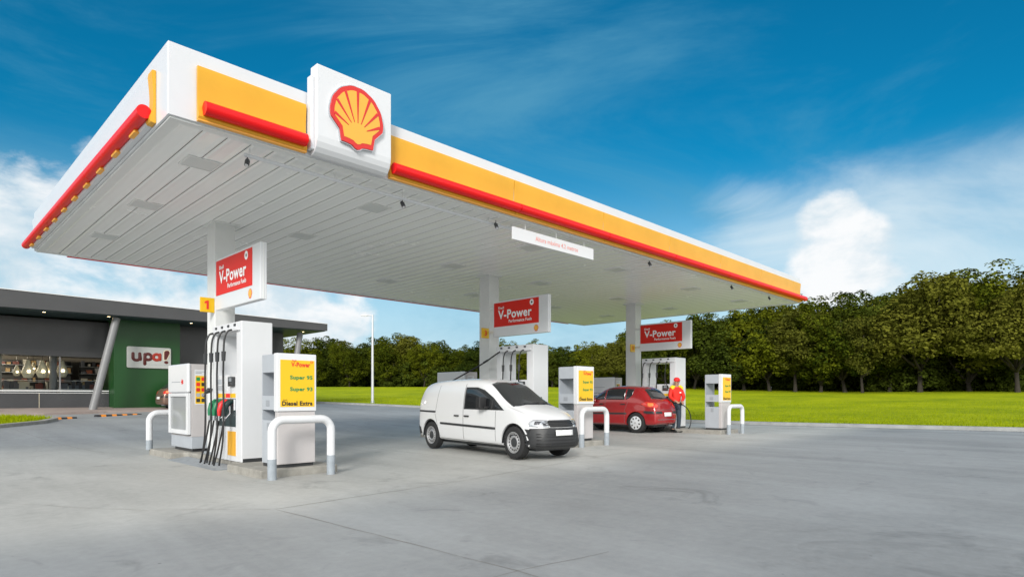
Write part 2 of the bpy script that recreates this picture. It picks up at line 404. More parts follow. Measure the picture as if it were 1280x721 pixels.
    c = mix(mth('MULTIPLY', mr(ot, .34, .52), mth('MULTIPLY', away, .95)), c, (1.0*K, .98*K, .94*K))
    Lk(c, bg.inputs['Color'])
K = 1/.13
SKYTINT = (.012, .43, .56, 1)
HORIZON = (.40*K, .53*K, .60*K); VEIL = (.08*K, .25*K, .37*K); CLOUD = (.50*K, .58*K, .62*K); CLOUDW = (.66*K, .665*K, .67*K); CLOUDSH = (.45*K, .53*K, .58*K)
build_world()
vs = scn.view_settings; vs.view_transform = 'Standard'; vs.look = 'None'; vs.gamma = 1; vs.use_curve_mapping = False; vs.exposure = .58
scn.cycles.max_bounces = 8; scn.cycles.transparent_max_bounces = 12

# ------------------------------------------------------------------ terrain
def sst(a, b, x):
    t = max(0, min(1, (x-a)/(b-a))); return t*t*(3-2*t)
def GZ(x, y):
    z = .05*sst(3.2, 7.5, x)
    yy = min(y, 33.)
    z += .03*max(0, yy-10) if yy > 11 else (.03*(yy-9)**2/4 if yy > 9 else 0)
    return z
KP = [(-200,60),(-60,35),(-40,30),(-20,26),(-5.8,24.1),(2,22.75),(10,22.3),(18,22.2),(25,22.0),(29.7,20.5),(33,19),(38,16.2),(46,11),(60,0),(90,-30),(200,-120)]
def KX(y):
    for (y0,x0),(y1,x1) in zip(KP, KP[1:]):
        if y0 <= y <= y1: return x0+(x1-x0)*(y-y0)/(y1-y0)
    return KP[-1][1]
def LZ(x, y):
    d = max(0, x-KX(y)-.3)
    return GZ(22, y) + .13 + .034*min(d, 52) + .02*math.sin(x*.35+y*.2)*min(1, d/6)

def grid(xs, ys, zf):
    vs = [(x, y, zf(x, y)) for y in ys for x in xs]; n = len(xs)
    return vs, [(j*n+i, j*n+i+1, (j+1)*n+i+1, (j+1)*n+i) for j in range(len(ys)-1) for i in range(n-1)]
def frange(a, b, s):
    out = []; x = a
    while x < b-1e-6: out.append(x); x += s
    return out+[b]
g = MB(); vs_, fs_ = grid([-1500,-400,-100]+frange(-60,80,10)+[200,500,1500], [-1500,-400,-100,-40,0,9,10,20,33,60,120,400,1500], lambda x,y: min(GZ(x,y), .7)-.08)
tag(g.add(vs_, fs_).build('ground', M['earth']), kind='structure')
ys = frange(-60, -14, 4)+frange(-12, 40, .8)[0:]+frange(44, 90, 4)
f = MB(); vs2 = []; nx = 60
for y in ys:
    x1 = KX(y)
    for i in range(nx):
        t = i/(nx-1); x = -60+(x1+60)*(1-(1-t)**1.6); vs2.append((x, y, GZ(x, y)))
f.add(vs2, [(j*nx+i, j*nx+i+1, (j+1)*nx+i+1, (j+1)*nx+i) for j in range(len(ys)-1) for i in range(nx-1)])
tag(f.build('forecourt', M['concrete'], smooth=True), kind='structure')
ds = [0,.3,1,2,4,6,9,13,18,25,35,52,60,90,140,250]
f = MB(); vs2 = []
for y in ys+[120,200]:
    for d in ds: x = KX(y)+.33+d; vs2.append((x, y, LZ(x, y)))
n = len(ds); f.add(vs2, [(j*n+i, j*n+i+1, (j+1)*n+i+1, (j+1)*n+i) for j in range(len(ys)+1) for i in range(n-1)])
tag(f.build('lawn', M['lawn'], smooth=True), kind='structure')
f = MB(); prof = [(-.42,.006),(-.02,.012),(0,.09),(.03,.125),(.28,.135),(.31,.13),(.34,.05)]; vs2 = []
ky = frange(-40, 44, .8)
for y in ky:
    for d, h in prof: x = KX(y)+d; vs2.append((x, y, GZ(22, y)+h))
n = len(prof); f.add(vs2, [(j*n+i, j*n+i+1, (j+1)*n+i+1, (j+1)*n+i) for j in range(len(ky)-1) for i in range(n-1)])
tag(f.build('lawn_kerb', M['kerb2']), kind='structure')

# expansion joints and cracks: thin strips of dark filler
def joint(pts, w=.006, jit=.012):
    m = MB(); out = []
    for (x0,y0),(x1,y1) in zip(pts, pts[1:]):
        k = max(1, int(math.hypot(x1-x0, y1-y0)/.25))
        for i in range(k): out.append((x0+(x1-x0)*i/k, y0+(y1-y0)*i/k))
    out.append(pts[-1]); P = [(x+random.uniform(-jit,jit), y+random.uniform(-jit,jit)) for x, y in out]
    vv = []
    for i, (x, y) in enumerate(P):
        a = P[max(0,i-1)]; b = P[min(len(P)-1,i+1)]; dx, dy = b[0]-a[0], b[1]-a[1]; l = math.hypot(dx,dy); nx_, ny_ = -dy/l, dx/l; ww = w*random.uniform(.3,1)
        vv += [(x+nx_*ww, y+ny_*ww, GZ(x,y)+.004), (x-nx_*ww, y-ny_*ww, GZ(x,y)+.004)]
    m.add(vv, [(2*i, 2*i+1, 2*i+3, 2*i+2) for i in range(len(P)-1)])
    tag(m.build('pavement_joint', M['jointm']), kind='structure')
M['jointm'] = mat('joint_filler', (.19,.165,.14), .9)
joint([(.58,-1.5),(2.83,-1.3),(9.12,-.62),(14,-.1),(18.7,.45),(22.3,.8)])
joint([(.58,-1.54),(.66,-3),(.73,-4.95),(.8,-7)], .004)
joint([(.73,-4.95),(-1.5,-4.9)], .003); joint([(.73,-4.95),(1.6,-5.1)], .003)
joint([(.5,3.4),(1.0,1.6),(1.55,-.2)], .003); joint([(.37,16.05),(.6,12),(.9,7.5)], .006); joint([(-1.4,1.0),(-.4,-.6),(.58,-1.5)], .004, .03)
joint([(22.3,9.2),(12,9.1),(0,9),(-10,9)], .006); joint([(5.6,8.8),(5.3,-1.0)], .006); joint([(12.7,8.8),(12.5,-.2)], .006)

# ------------------------------------------------------------------ canopy
CX1, CY1, CZ = 20.1, 9.5, 4.5
can = thing('canopy', 'huge white flat forecourt canopy with yellow band and red tube along its edge', 'canopy')
s = MB(); pw = .3; npan = 67; vv = []; ff = []; prof = []
x = .12
while x < CX1-.12:
    w = min(pw, CX1-.12-x)
    prof += [(x,0.0),(x+.006,.0),(x+w*.12,-.007),(x+w*.3,-.001),(x+w*.7,.0),(x+w*.88,-.007),(x+w-.012,0),(x+w-.012,.03),(x+w-.001,.03)]; x += w
for y in (.12, 3.1, 6.3, CY1-.12):
    for (a, h) in prof: vv.append((a, y, CZ+h))
n = len(prof)
s.add(vv, [(j*n+i, j*n+i+1, (j+1)*n+i+1, (j+1)*n+i) for j in range(3) for i in range(n-1)])
s.mi = [1 if i%(n-1)%9 in (6,7,8) else 0 for i in range(len(s.f))]
s.build('soffit', [M['soffit'], M['seamgroove']], can, smooth=False)
t = MB(); t.box(0,CX1,0.002,.12,CZ-.018,CZ+.03).box(0,CX1,CY1-.12,CY1-.002,CZ-.018,CZ+.03).box(0.002,.12,.12,CY1-.12,CZ-.018,CZ+.03).box(CX1-.12,CX1-.002,.12,CY1-.12,CZ-.018,CZ+.03)
t.build('edge_trim', M['trim'], can)
b = MB(); b.box(0.004,CX1-.004,0.004,CY1-.004,CZ+.05,5.35); b.build('roof_deck', M['column'], can)
fa = MB()
for (x0,x1,y0,y1) in ((-.03,CX1+.03,-.03,.0),(-.03,CX1+.03,CY1,CY1+.03),(-.03,0,0,CY1),(CX1,CX1+.03,0,CY1)): fa.box(x0,x1,y0,y1,CZ+.004,5.36)
fa.build('fascia', M['white'], can, bevel=.006)
# curved yellow band: concave sheet between z 4.54 and 5.17
BP = [(-.034,5.17),(-.075,5.17),(-.082,5.12),(-.07,5.0),(-.062,4.88),(-.064,4.76),(-.078,4.66),(-.10,4.60),(-.105,4.56),(-.09,4.535),(-.034,4.53)]
def band(axis, a, b_, m, name, prof=BP):
    q = MB(); vv = []
    for e in (a, b_):
        for (d, z) in prof: vv.append((e, d, z) if axis == 'x' else (d, e, z))
    k = len(prof); q.add(vv, [(i, i+1, k+i+1, k+i) for i in range(k-1)] + [tuple(range(k)), tuple(range(k, 2*k))[::-1]])
    return q.build(name, m, can, smooth=True)
segs = [(.28,1.66),(3.0,5.695),(5.71,8.445),(8.46,11.205),(11.22,13.955),(13.97,16.695),(16.71,19.395),(19.41,20.06)]
for xx in (5.7025,8.4525,11.2125,13.9625,16.7025,19.4025):
    q = MB(); q.box(xx-.007,xx+.007,-.06,-.0305,4.54,5.165); q.build('panel_gap', M['seamlight'], can)
for a, b_ in segs: band('x', a, b_, M['yellow'], 'yellow_band')
band('y', .42, .58, M['yellow'], 'yellow_band')
WP = [(d*1.0, z) for d, z in BP]
band('y', .585, 9.4, M['white'], 'glare_band', WP)  # yellow side panel; the white reflection washing over it is put into the colour
br = MB()
for i in range(10):
    y = .9 + i*.9; q = MB(); q.box(-.15, -.085, y, y+.26, 4.535, 4.58); q.build('tube_bracket', M['orange'], can, bevel=.008)
def rtube(p0, p1, r=.082, name='red_tube'):
    q = MB(); q.tube([p0, p1], r, 24); return q.build(name, M['red'], can, smooth=True, bevel=.0)
ty, tz = -.15, 4.65
te = [(.33,1.62),(3.02,5.74),(5.755,8.47),(8.485,11.24),(11.255,12.64),(12.655,14.23),(14.245,17.15),(17.165,20.3)]
for a, b_ in te: rtube((a,ty,tz),(b_,ty,tz))
for a, b_ in ((.46,3.4),(3.415,6.4),(6.415,9.75)): rtube((ty,a,tz),(ty,b_,tz))
rtube((.6,CY1+.14,4.565),(CX1-1,CY1+.14,4.565))
for a, b_ in ((.5,9.2),): rtube((CX1+.16,a,tz),(CX1+.16,b_,tz))
# narrow orange return under the tube
q = MB(); q.box(.28,1.66,-.096,-.034,4.512,4.53).box(3.0,20.06,-.096,-.034,4.512,4.53); q.build('yellow_band', M['orange'], can)
# recessed lamps in the soffit
lp = None
for i, xx in enumerate((.77, 3.6, 7.62, 10.9, 14.8, 18.2)):
    for yy in (1.3, 3.95, 6.85):
        q = MB(); q.box(xx-.2,xx+.2,yy-.2,yy+.2,CZ-.012,CZ+.02)
        o = q.build('canopy_lamp', M['lightpanel'], can, bevel=.004)
        r_ = MB(); 
        for (a,b_,c,d) in ((-.225,-.2,-.225,.225),(.2,.225,-.225,.225),(-.2,.2,-.225,-.2),(-.2,.2,.2,.225)): r_.box(xx+a,xx+b_,yy+c,yy+d,CZ-.016,CZ+.012)
        r_.build('lamp_frame', M['trim'], o)
for xx in (2.16, 9.23, 16.3):
    q = MB(); q.box(xx-.2,xx+.17,4.12,4.52,.1,CZ-.001); q.build('column', M['column'], can, bevel=.012)
    q = MB(); q.box(xx-.26,xx+.23,4.06,4.58,CZ-.03,CZ-.002); q.build('column_collar', M['trim'], can)
    q = MB(); q.box(xx-.27,xx+.24,4.05,4.59,.1,.16); q.build('column_base', M['steelgrey'], can, bevel=.01)
q = MB(); q.tube([(.98,.3,4.40),(6.1,.3,4.40)], .026, 10); q.build('conduit', M['white'], can, smooth=True)
q = MB()
for xx in (1.05,2.3,3.5,4.6,5.4,6.0): q.tube([(xx,.3,4.40),(xx,.3,4.5)], .008, 6)
q.build('conduit_hanger', M['trim'], can)

# shell emblem -------------------------------------------------------
def fan(s=1., n=8, sc=1.):
    out = [(-.02,-.475),(-.05,-.46),(-.10,-.445),(-.20,-.43),(-.30,-.425),(-.325,-.25),(-.44,-.155),(-.505,-.10)]
    out = []
    arc = []
    for k in range(n*6+1):
        t = k/(n*6); a = R(-12 + 204*t); sca = abs(math.sin(math.pi*t*n)); r = .50 + .007*sca
        arc.append((math.cos(a)*r*1.0, math.sin(a)*r*.97 - .0))
    low = [(-.335,-.25),(-.30,-.43),(-.20,-.435),(-.10,-.45),(-.05,-.485),(0,-.50),(.05,-.485),(.10,-.45),(.20,-.435),(.30,-.43),(.335,-.25)]
    pts = arc + low
    return [(x*s*sc, y*s*sc) for x, y in pts]
def emblem(parent, fr, size, detail=True, t0=0.0):
    q = MB()
    if detail: q.prism(fan(1.03*size), fr, t0, t0+.035); q.build('emblem_backing', M['chrome'], parent)
    z = .037 if detail else .002
    q = MB(); q.prism(fan(size), fr, t0+(.0351 if detail else 0), t0+z+.012 if detail else t0+z); a = q.build('emblem', M['logored'], parent)
    zt = t0+z+(.012 if detail else 0)
    cu = [(x*.86, y*.84+.004) for x, y in fan(size)]
    q = MB()
    if detail:
        q.prism(cu, fr, zt-.001, zt+.003); q.build('shell_field', M['logoyellow'], a)
        r_ = MB()
        for k in range(7):
            an = R(90 + (k-3)*21.5); c0 = (0, -.24*size)
            d = (math.cos(an), math.sin(an)); nn = (-d[1], d[0])
            r0 = .16*size + .035*size*abs(k-3)*.3
            # to inner rim
            r1 = .0
            for st in range(200):
                r1 = st*.005*size; px_, py_ = c0[0]+d[0]*r1, c0[1]+d[1]*r1
                if math.hypot(px_/(.86*.505*size), (py_)/(.84*.49*size)) > 1.0: break
            w0, w1 = .006*size, .025*size
            P4 = [(c0[0]+d[0]*r0-nn[0]*w0, c0[1]+d[1]*r0-nn[1]*w0), (c0[0]+d[0]*r1-nn[0]*w1, c0[1]+d[1]*r1-nn[1]*w1), (c0[0]+d[0]*r1+nn[0]*w1, c0[1]+d[1]*r1+nn[1]*w1), (c0[0]+d[0]*r0+nn[0]*w0, c0[1]+d[1]*r0+nn[1]*w0)]
            r_.prism(P4, fr, zt+.003, zt+.006)
        r_.build('shell_ribs', M['logored'], a)
    else:
        q.prism(cu, fr, zt, zt+.002); q.build('shell_field', M['logoyellow'], a)
    return a
lg = thing('logo_sign', 'square white sign box with red and yellow shell emblem on the canopy edge', 'sign')
yf = -.24; q = MB(); vv = []
pr = [(.0-.052,5.70),(yf+.01,5.70),(yf,5.69),(yf,4.74),(yf+.012,4.66),(yf+.04,4.59),(yf+.085,4.535),(yf+.14,4.505),(-.052,4.50)]
for xx in (1.735, 2.915):
    for (y, z) in pr: vv.append((xx, y, z))
k = len(pr); q.add(vv, [(i, (i+1)%k, k+(i+1)%k, k+i) for i in range(k)] + [tuple(range(k))[::-1], tuple(range(k, 2*k))])
q.build('sign_box', M['signwhite'], lg, bevel=.006)
q = MB(); q.box(1.68,1.734,-.16,-.055,4.56,5.55); q.build('side_return', M['white'], lg, bevel=.01)
emblem(lg, (V((2.325, yf, 5.13)), V((1,0,0)), V((0,0,1.07)), V((0,-1,0))), .83)

# ------------------------------------------------------------------ height banner and spotlights
hb = thing('height_banner', 'long white hanging board reading Altura máxima 4.2 metros below canopy edge', 'sign', (5.76, .02, 4.12))
q = MB(); q.box(0,2.46,0,.03,0,.235); q.build('board', M['signwhite'], hb, bevel=.003)
text('Altura máxima 4.2 metros', frame((0,0,0)), .62, 1.92, .075, .165, M['txtpink'], hb, bold=.004)
q = MB()
for xx in (.35,1.25,2.15): q.tube([(xx,.015,.23),(xx,.015,.372)], .006, 6)
q.build('hanger', M['trim'], hb)
spots = [(1.02,.3,4.40,'first black spotlight nearest the canopy corner, clipped under the conduit start'),(3.5,.3,4.40,'black spotlight hanging from the conduit just right of the shell sign'),(5.5,.2,4.44,'black spotlight at the left end of the height board'),
         (8.05,.5,4.5,'small black spotlight peeking above the right end of the height board'),(10.55,.1,4.5,'black spotlight midway between height board and canopy far corner'),(15.0,.1,4.5,'black spotlight second from the far right canopy corner'),(17.75,.1,4.5,'black spotlight closest to the far right canopy corner')]
sp0 = None
for i, (xx, yy, zz, lab) in enumerate(spots):
    if i == 0:
        sp0 = thing('spotlight', lab, 'spotlight', (xx,yy,zz), 0, 'spotlights under the canopy edge')
        q = MB(); q.tube([(0,0,0),(0,0,-.07)], .01, 8); q.build('stem', M['dark'], sp0)
        q = MB(); q.tube([(0.0,.03,-.07),(0,0,-.10),(-.01,-.05,-.19)], [.035,.045,.042], 12); bd = q.build('lamp_body', M['dark'], sp0, smooth=True)
        q = MB(); q.tube([(-.01,-.05,-.19),(-.0115,-.053,-.195)], .035, 12); q.build('lens', M['chrome'], bd)
        o = sp0
    else:
        o = copy_tree(sp0); o.location = (xx,yy,zz); o['label'] = lab
    o.rotation_euler = (0,0,R((i*37)%50-25)); o.scale = (.75,)*3

# ------------------------------------------------------------------ pump islands
IO = [0, 7.05, 14.1]
names = ['nearest', 'middle', 'farthest']
NSP = ['near the left of the picture', 'behind the white van', 'beside the red car']
def island(i):
    dx = IO[i]; z0 = GZ(2+dx, 3)
    y0 = (1.02, .85, .72)[i]
    pts = [(1.5,y0),(2.75,y0),(2.75,6.55),(1.5,6.55),(1.5,5.15),(1.72,5.1),(1.78,4.9),(1.78,2.55),(1.72,2.35),(1.5,2.3)]
    o = MB(); o.prism([(x+dx,y) for x,y in pts], (V((0,0,z0)),V((1,0,0)),V((0,1,0)),V((0,0,1))), -.05, .12)
    ob = o.build('pump_island', M['kerb'], None, bevel=.018); tag(ob, kind='structure')
for i in range(3): island(i)

# steel hose tray
for i in (0,):
    ht = MB(); ht.prism([(0,0),(0,.005),(.36,.045),(.36,0)], (V((1.40,5.0,0)),V((1,0,0)),V((0,0,1)),V((0,-1,0))), 0, 2.45)
    o = ht.build('hose_tray', M['steelgrey'], None, bevel=.003)
    tag(o, 'sloping grey steel tray on the paving where the hoses of pump 1 end', 'tray')

# --- bollards
def hoop(x0, x1, y, z0, r=.064, h=.93):
    q = MB(); pts = [(x0,y,z0+.30)]; cr = .17
    pts.append((x0,y,z0+h-r-cr))
    for k in range(1,7): a = R(15*k); pts.append((x0+cr-cr*math.cos(a), y, z0+h-r-cr+cr*math.sin(a)))
    for k in range(0,7): a = R(15*k); pts.append((x1-cr+cr*math.sin(a), y, z0+h-r-cr+cr*math.cos(a)))
    pts.append((x1,y,z0+.30)); return pts
bol = [(1.575,2.51,.80,0,'white tubular hoop guard with grey feet in front of the big nearest price pylon'),(1.50,2.45,6.55-.02,0,'white tubular hoop guard behind the glass cabinet at the back of the nearest island'),
       (8.78,9.75,.78,0,'white tubular hoop guard with grey feet between the van nose and the red car'),(15.72,16.68,.52,0,'rightmost small white hoop guard at the end of the farthest island')]
for (x0,x1,y,_,lab) in bol:
    z0 = GZ((x0+x1)/2, y)
    o = thing('hoop_bollard', lab, 'bollard', (x0, y, z0), 0, 'hoop guards at the island ends')
    far = y > 5
    q = MB(); q.tube([(p[0]-x0,p[1]-y,p[2]-z0) for p in hoop(x0,x1,y,z0)], .062, 20); q.build('hoop', M['bollwhite'], o, smooth=True)
    for xx in (0, x1-x0): q = MB(); q.tube([(xx,0,-.02 if not far else .1),(xx,0,.30)], .0635, 20); q.build('foot', M['bollgrey'], o, smooth=True)

# --- price pylons
LB = [('tall grey and white price pylon nearest the viewer, yellow face with fuel names','the price pylon'),]
def pylon(i):
    dx = IO[i]+1.80; y = (1.15,.98,.84)[i]; z0 = GZ(2+IO[i],1)+.12
    lab = ['largest price pylon, yellow board listing Diesel Extra above the leftmost hoop guard','middle price pylon with yellow board standing at the nose of the white van','smallest price pylon with yellow board, alone before the green lawn at right'][i]
    P = thing('price_pylon', lab, 'price pylon', (dx,y,z0), 0, 'price pylons on the pump islands')
    W, Dp, H = .64, .56, 1.75
    q = MB(); q.box(.03,W-.03,.03,Dp-.02,0,.05); q.build('plinth', M['dark'], P)
    # white front slab: board frame + lower plate
    q = MB(); q.box(0,W,-.02,.10,.86,H); q.build('board_frame', M['signwhite'], P, bevel=.012)
    q = MB(); q.box(.02,W-.01,.0,.10,.05,.856); q.build('lower_plate', M['pinkgrey'], P, bevel=.008)
    # shelf tower behind, open sideways; built from panels
    q = MB(); q.box(.02,W-.02,Dp-.02,Dp,.05,H-.015); q.build('rear_panel', M['greypanel'], P)
    q = MB(); q.box(.015,W-.015,.102,Dp-.022,1.46,H-.01); q.build('top_box', M['greypanel'], P, bevel=.006)
    q = MB(); q.box(.015,W-.015,.102,Dp-.022,.88,1.10); sh = q.build('drawer_box', M['greypanel'], P, bevel=.006)
    q = MB(); q.box(.009,.0149,.28,.40,.94,1.03); q.build('drawer_label', M['txtgrey'], sh)
    q = MB(); q.box(.015,W-.015,.102,Dp-.022,.05,.72); lb = q.build('lower_box', M['greypanel'], P, bevel=.006)
    q = MB(); q.box(.009,.0149,.27,.36,.56,.68); q.build('door_label', M['txtgrey'], lb)
    q = MB(); q.box(W-.09 if i==0 else W-.05,W-.02,.102,.24 if i else Dp-.022,.722,.878).box(W-.09 if i==0 else W-.05,W-.02,.102,.24 if i else Dp-.022,1.102,1.458); q.build('shelf_back', M['greypanel'], P)
    fr = frame((0,-.02,0))
    q = MB(); q.prism(rect(.05,W-.035,.93,H-.10), fr, 0, .004); yb = q.build('price_board', M['py'], P)
    f2 = frame((0,-.0245,0))
    text('V-Power', f2, .22, .53, 1.545, 1.62, M['txtred'], yb, bold=.03)
    text('Shell', f2, .235, .30, 1.63, 1.655, M['txtred'], yb, bold=.01)
    q = MB(); q.lathe([(.013,0),(.013,.002),(.021,.002),(.021,0)], f2[0]+V((.555,0,1.625)), (0,-1,0), 16); q.build('ring_mark', M['txtred'], yb)
    text('Super 95', f2, .20, .57, 1.335, 1.415, M['txtgreen'], yb, bold=.035)
    text('Super 93', f2, .20, .57, 1.155, 1.235, M['txtgreen'], yb, bold=.035)
    text('Shell', f2, .09, .155, 1.025, 1.045, M['txtblack'], yb, bold=.0)
    text('Diesel Extra', f2, .075, .57, .948, 1.018, M['txtblack'], yb, bold=.035)
for i in range(3): pylon(i)

# --- glass-door cabinets at the rear of the islands
def cabinet(i):
    dx = IO[i]; x0 = 1.82+dx; y0 = 5.0 + (0,-.1,-.15)[i]; z0 = GZ(2+dx,5)+.12
    lab = ['white vending cabinet with tall glass door and yellow sticker beside pump 1','white cabinet whose top shows above the roof of the white van','white cabinet whose top shows above the roof of the red car'][i]
    P = thing('vending_cabinet', lab, 'cabinet', (x0,y0,z0), 0, 'white cabinets at the rear of the islands')
    q = MB(); q.box(.012,.42,0,1.22,.30,.32).box(.012,.42,0,1.22,1.70,1.73).box(.40,.42,0,1.22,.32,1.70).box(.012,.40,0,.02,.32,1.70).box(.012,.40,1.20,1.22,.32,1.70); q.build('case', M['pinkgrey'], P)
    q = MB(); q.box(.01,.42,0,1.22,.06,.298); q.build('base_panel', M['greypanel'], P, bevel=.01)
    q = MB(); q.box(.05,.38,.05,1.1,0,.06); q.build('plinth', M['dark'], P)
    # front (faces -x): rounded header, door frame, glass
    q = MB(); q.box(-.06,.01,.0,1.2,1.17,1.74); hd = q.build('header', M['signwhite'], P, bevel=.03, segs=4)
    fh = frame((-.0605,0,0),'-x')
    q = MB(); q.prism(rect(-.95,-.42,1.375,1.39), fh, 0, .002); q.build('printed_line', M['txtgrey'], hd)
    if i == 0: q = MB(); q.prism([(-.30+.07*math.cos(R(a*24))*(1 if a%3 else .6), 1.38+.055*math.sin(R(a*24))*(1 if a%3 else .6)) for a in range(15)], fh, 0, .003); q.build('red_mark', M['logored'], hd)
    q = MB(); q.box(-.06,.008,.02,.10,.34,1.16).box(-.06,.008,1.10,1.18,.34,1.16).box(-.06,.008,.10,1.10,1.09,1.16).box(-.06,.008,.10,1.10,.34,.43); dr = q.build('door', M['signwhite'], P, bevel=.008)
    q = MB(); q.box(-.03,-.022,.10,1.10,.43,1.09); q.build('glass', M['fridgeglass'], dr)
    q = MB(); q.box(.03,.39,.04,1.18,.62,.635).box(.03,.39,.04,1.18,.86,.875); q.build('shelf', M['cabinet'], P)
    q = MB(); rr = random.Random(3)
    for zz in (.32,.635,.875):
        for k in range(9):
            y = .08+k*.12; q.box(.08,.3,y,y+.08,zz+.002,zz+rr.uniform(.10,.19))
    tag(q.build('stocked_goods', M['cabinet'], P))
    # sticker on the -y side
    fr = frame((0,-.001,0)); q = MB(); q.prism(rect(.07,.30,.93,1.62), fr, 0, .003); st = q.build('sticker', M['signwhite'], P)
    q = MB(); q.prism(rect(.085,.285,.95,1.50), fr, .003, .005); q.build('sticker_field', M['py'], st)
    cols = [M['txtgreen'],M['txtred'],M['txtred'],M['txtblack'],M['logored'],M['logored'],M['greypanel'],M['greypanel'],M['dark'],M['dark']]
    for k in range(10):
        cx = .10 + (k%2)*.095; cy = 1.40-(k//2)*.105
        q = MB(); q.prism(rrect(cx,cx+.07,cy,cy+.07,.012,3), fr, .005, .007); q.build('pictogram', cols[k], st)
    for k in range(2): q = MB(); q.prism(rect(.085,.25-.05*k,1.575-.03*k,1.587-.03*k), fr, .003, .005); q.build('printed_line', M['txtgrey'], st)
for i in range(3): cabinet(i)

# --- fuel dispensers
def spline(pts, n=8):
    pts = [V(p) for p in pts]; P = [pts[0]*2-pts[1]] + pts + [pts[-1]*2-pts[-2]]; out = []
    for i in range(1, len(P)-2):
        for k in range(n):
            t = k/n; a, b, c, d = P[i-1], P[i], P[i+1], P[i+2]
            out.append(.5*((2*b) + (c-a)*t + (2*a-5*b+4*c-d)*t*t + (3*b-a-3*c+d)*t**3))
    return out+[pts[-1]]
def nozzle(P, p, col):
    """nozzle seated in its holster; p = grip top in local coords"""
    x, y, z = p
    q = MB(); q.tube([(x+.04,y,z+.075),(x-.03,y,z+.072),(x-.095,y,z+.02),(x-.125,y,z-.08),(x-.13,y,z-.17)], [.03,.05,.052,.040,.030], 12)
    o = q.build('nozzle', col, P, smooth=True)
    q = MB(); q.tube([(x-.03,y,z-.0),(x-.03,y,z-.13),(x-.10,y,z-.21)], .012, 6); q.build('trigger_guard', M['chrome'], o)
    q = MB(); q.tube([(x-.13,y,z-.17),(x-.133,y,z-.25)], .027, 10); q.build('swivel', M['chrome'], o)
